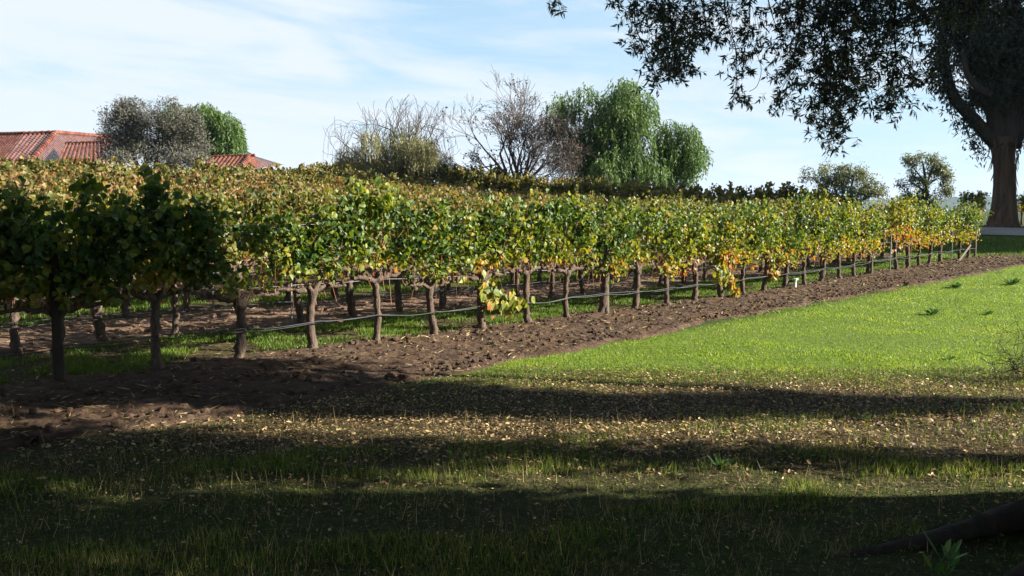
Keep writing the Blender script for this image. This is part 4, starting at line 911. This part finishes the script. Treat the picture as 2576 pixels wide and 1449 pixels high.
tube(a, spline(k2, 24), np.interp(np.linspace(0, 1, 24), (0, .3, .6, 1), (.04, .09, .16, .25)), 12, 0, .10, r); part(a, 'side_root', M['darkbark'], root, True)
def rosette(name, loc, n, L, W, up, mat, lab, cat, seed, T=T_OVAL, group=None):
    r = np.random.RandomState(seed); e = empty(name, loc); tag(e, lab, cat, group); a = Acc(); an = np.arange(n) * 2.4 + r.rand(n) * .5; e_ = up + .3 * r.randn(n)
    A = np.stack([np.cos(an), np.sin(an), e_], -1); C = np.stack([.02 * np.cos(an) + .25 * L * r.randn(n), .02 * np.sin(an) + .25 * L * r.randn(n), .01 + .3 * L * r.rand(n) * up], -1)
    leaves(a, C, A, np.stack([-np.cos(an) * up, -np.sin(an) * up, np.ones(n)], -1), L * (.6 + .7 * r.rand(n)), W * (.7 + .6 * r.rand(n)), T); a.build('leaves', mat, e)
    a = Acc()
    for i in range(min(n, 8)): tube(a, [(0, 0, -.02), C[i]], .004, 4)
    a.build('stem', mat, e); return e
def gp(x, y):
    """ground point under a pixel"""
    Y = 1.8 * F / max(y - HOR, 5)
    for _ in range(8):
        q = at(x, y, Y); Y = Y * (H - g1(q[0], Y)) / (H - q[2])
    return tuple(at(x, y, Y)[:2]) + (g1(*at(x, y, Y)[:2]),)
rosette('leafy_plant', (2.12, 4.22, g1(2.12, 4.22) + .05), 9, .15, .036, 1.6, M['weed'], 'broad-bladed green plant beside the root in the bottom right corner', 'plant', 61)
WG = 'weeds on the lawn'
for i, (x, y, n, L, lab) in enumerate(((2405, 724, 34, .16, 'dark leafy weed clump on the lawn nearest the soil edge'), (2343, 792, 36, .13, 'dark weed clump in the middle of the lawn'), (2545, 716, 40, .18, 'spreading weed clump at the far right of the lawn'),
        (2485, 792, 22, .10, 'small dark weed on the lawn right of the middle clump'), (2175, 1058, 26, .055, 'fresh green weed at the edge of the dark tree shadow'), (2420, 1030, 26, .06, 'bright seedling weed above the sunlit grass band, far right'), (2390, 905, 24, .05, 'low weed tuft on the lawn left of the dry twiggy bush'), (1815, 1172, 16, .07, 'small upright weed in the lower sunlit grass band'))):
    rosette('weed', gp(x, y), n, L, L * .42, .55, M['weed'], lab, 'weed', 70 + i, T_OVAL, WG)
# dry twiggy shrub at the right edge
q = np.array(gp(2590, 955)); root = empty('twig_bush', tuple(q)); tag(root, 'dry bare twiggy bush at the right edge beside the lawn', 'bush'); a = Acc(); r = np.random.RandomState(39); tips = []
for i in range(16): branch(a, q + np.array((r.randn() * .06, r.randn() * .06, 0)), unit(np.array((r.randn() * .7 - .15, r.randn() * .5, 1))), .27, .006, 3, r, .9, .05, .78, (2, 3), .0022, tips, .7)
part(a, 'branches', M['darkbark'], root); a = Acc(); tp = np.array([t[0] for t in tips]); tp = tp[r.rand(len(tp)) < .6]; clump_leaves(a, tp, unit(r.randn(len(tp), 3)), 1, .015, .035, .008, .3, r); part(a, 'dry_leaves', M['brownleaf'], root)

# ------------------------------------------------------------------ tiled house
def tile_face(acc, a0, a1, b0, b1, pitch=.30, step=.42, amp=.07):
    """barrel-tile slope between top edge a0-a1 and bottom edge b0-b1: each run of tiles is corrugated, each course steps"""
    a0, a1, b0, b1 = map(np.array, (a0, a1, b0, b1)); wl = max(np.linalg.norm(a1 - a0), np.linalg.norm(b1 - b0)); nl = max(np.linalg.norm(b0 - a0), np.linalg.norm(b1 - a1))
    nr = max(2, int(wl / pitch)); nc = max(2, int(nl / step)); nrm = unit(np.cross(b0 - a0, a1 - a0)); nrm = nrm if nrm[2] > 0 else -nrm
    P = lambda u, v: (a0 * (1 - u) + a1 * u) * (1 - v) + (b0 * (1 - u) + b1 * u) * v
    hs = [(0.0, 0), (.18, .8), (.38, 1), (.58, .8), (.76, 0), (1.0, -.25)]
    for i in range(nr):
        for j in range(nc):
            V = []
            for v, lift in ((j / nc, 0.0), ((j + 1.08) / nc, .035)):
                for f_, h_ in hs: V.append(P((i + f_) / nr, v) + nrm * (amp * h_ + lift))
            acc.add(V, [(k, k + 1, k + 7, k + 6) for k in range(5)])
def cap(acc, p0, p1, r0=.15):
    p0, p1 = np.array(p0), np.array(p1); n = max(2, int(np.linalg.norm(p1 - p0) / .4))
    for i in range(n):
        u0, u1 = i / n, (i + 1.1) / n; tube(acc, [p0 * (1 - u0) + p1 * u0 + (0, 0, .05), p0 * (1 - u1) + p1 * u1 + (0, 0, .09)], [r0 * .85, r0], 7)
hq = at(150, 430, 64); hq[2] = g1(hq[0], hq[1]); house = empty('house', tuple(hq)); tag(house, 'low house with hipped terracotta barrel-tile roofs behind the vineyard', 'house')
W_ = lambda x, y, d: at(x, y, d)
T0, T1, B0, B1 = W_(62, 338, 66), W_(140, 335, 66), W_(2, 414, 59.5), W_(74, 412, 59.5)
T2, B2 = W_(300, 348, 78), W_(235, 415, 69)
a = Acc(); tile_face(a, T0, T1, B0, B1); part(a, 'front_roof', M['tile'], house)
a = Acc(); tile_face(a, T1, T2, B1, B2); part(a, 'side_roof', M['tile'], house)
a = Acc(); tile_face(a, W_(-120, 342, 70), T0, W_(-160, 404, 64), B0); part(a, 'back_roof', M['tile'], house)
a = Acc(); tile_face(a, W_(165, 362, 64), W_(262, 360, 64), W_(140, 412, 59), W_(270, 410, 59)); part(a, 'porch_roof', M['tile'], house)
a = Acc(); tile_face(a, W_(533, 396, 67), W_(627, 393, 67), W_(505, 430, 63), W_(600, 430, 63)); part(a, 'wing_roof', M['tile'], house)
a = Acc(); tile_face(a, W_(627, 393, 67), W_(640, 393, 74), W_(600, 430, 63), W_(716, 415, 70)); part(a, 'wing_side_roof', M['tile'], house)
a = Acc(); tile_face(a, W_(480, 368, 72), W_(572, 391, 72), W_(480, 420, 67.5), W_(560, 420, 67.5)); part(a, 'rear_roof', M['tile'], house)
for e0, e1, cr in ((T1, B1, .2), (T0, T1, .15), (T1, T2, .15), (W_(165, 362, 64), W_(262, 360, 64), .12), (W_(627, 393, 67), W_(600, 430, 63), .16), (W_(533, 396, 67), W_(640, 393, 67), .12), (W_(480, 368, 72), W_(572, 391, 72), .12), (W_(-120, 342, 70), T0, .15)):
    a = Acc(); cap(a, e0, e1, cr); part(a, 'ridge_cap', M['tile'], house)
def wall_box(x0, x1, ytop, d0, d1):
    p_ = at(x0, ytop, d0); q_ = at(x1, ytop, d0); a = Acc(); box(a, (p_[0], d0, .5), (q_[0], d1, p_[2])); return part(a, 'wall', M['stucco'], house)
wall_box(-160, 80, 404, 60.8, 63.5); wall_box(156, 258, 398, 60.6, 64); wall_box(515, 690, 425, 64, 72)

# ------------------------------------------------------------------ haze
hm, ht, ho = new_mat('haze_air')
pv = ht.new('ShaderNodeVolumePrincipled', inp={'Color': (.50, .68, 1.0, 1), 'Density': 0.00007, 'Anisotropy': 0.1}); ht.l.new(pv.outputs[0], ho.inputs['Volume'])
a = Acc(); box(a, (-3700, -340, -9), (3700, 4200, 130)); tag(a.build('haze', hm), kind='stuff')
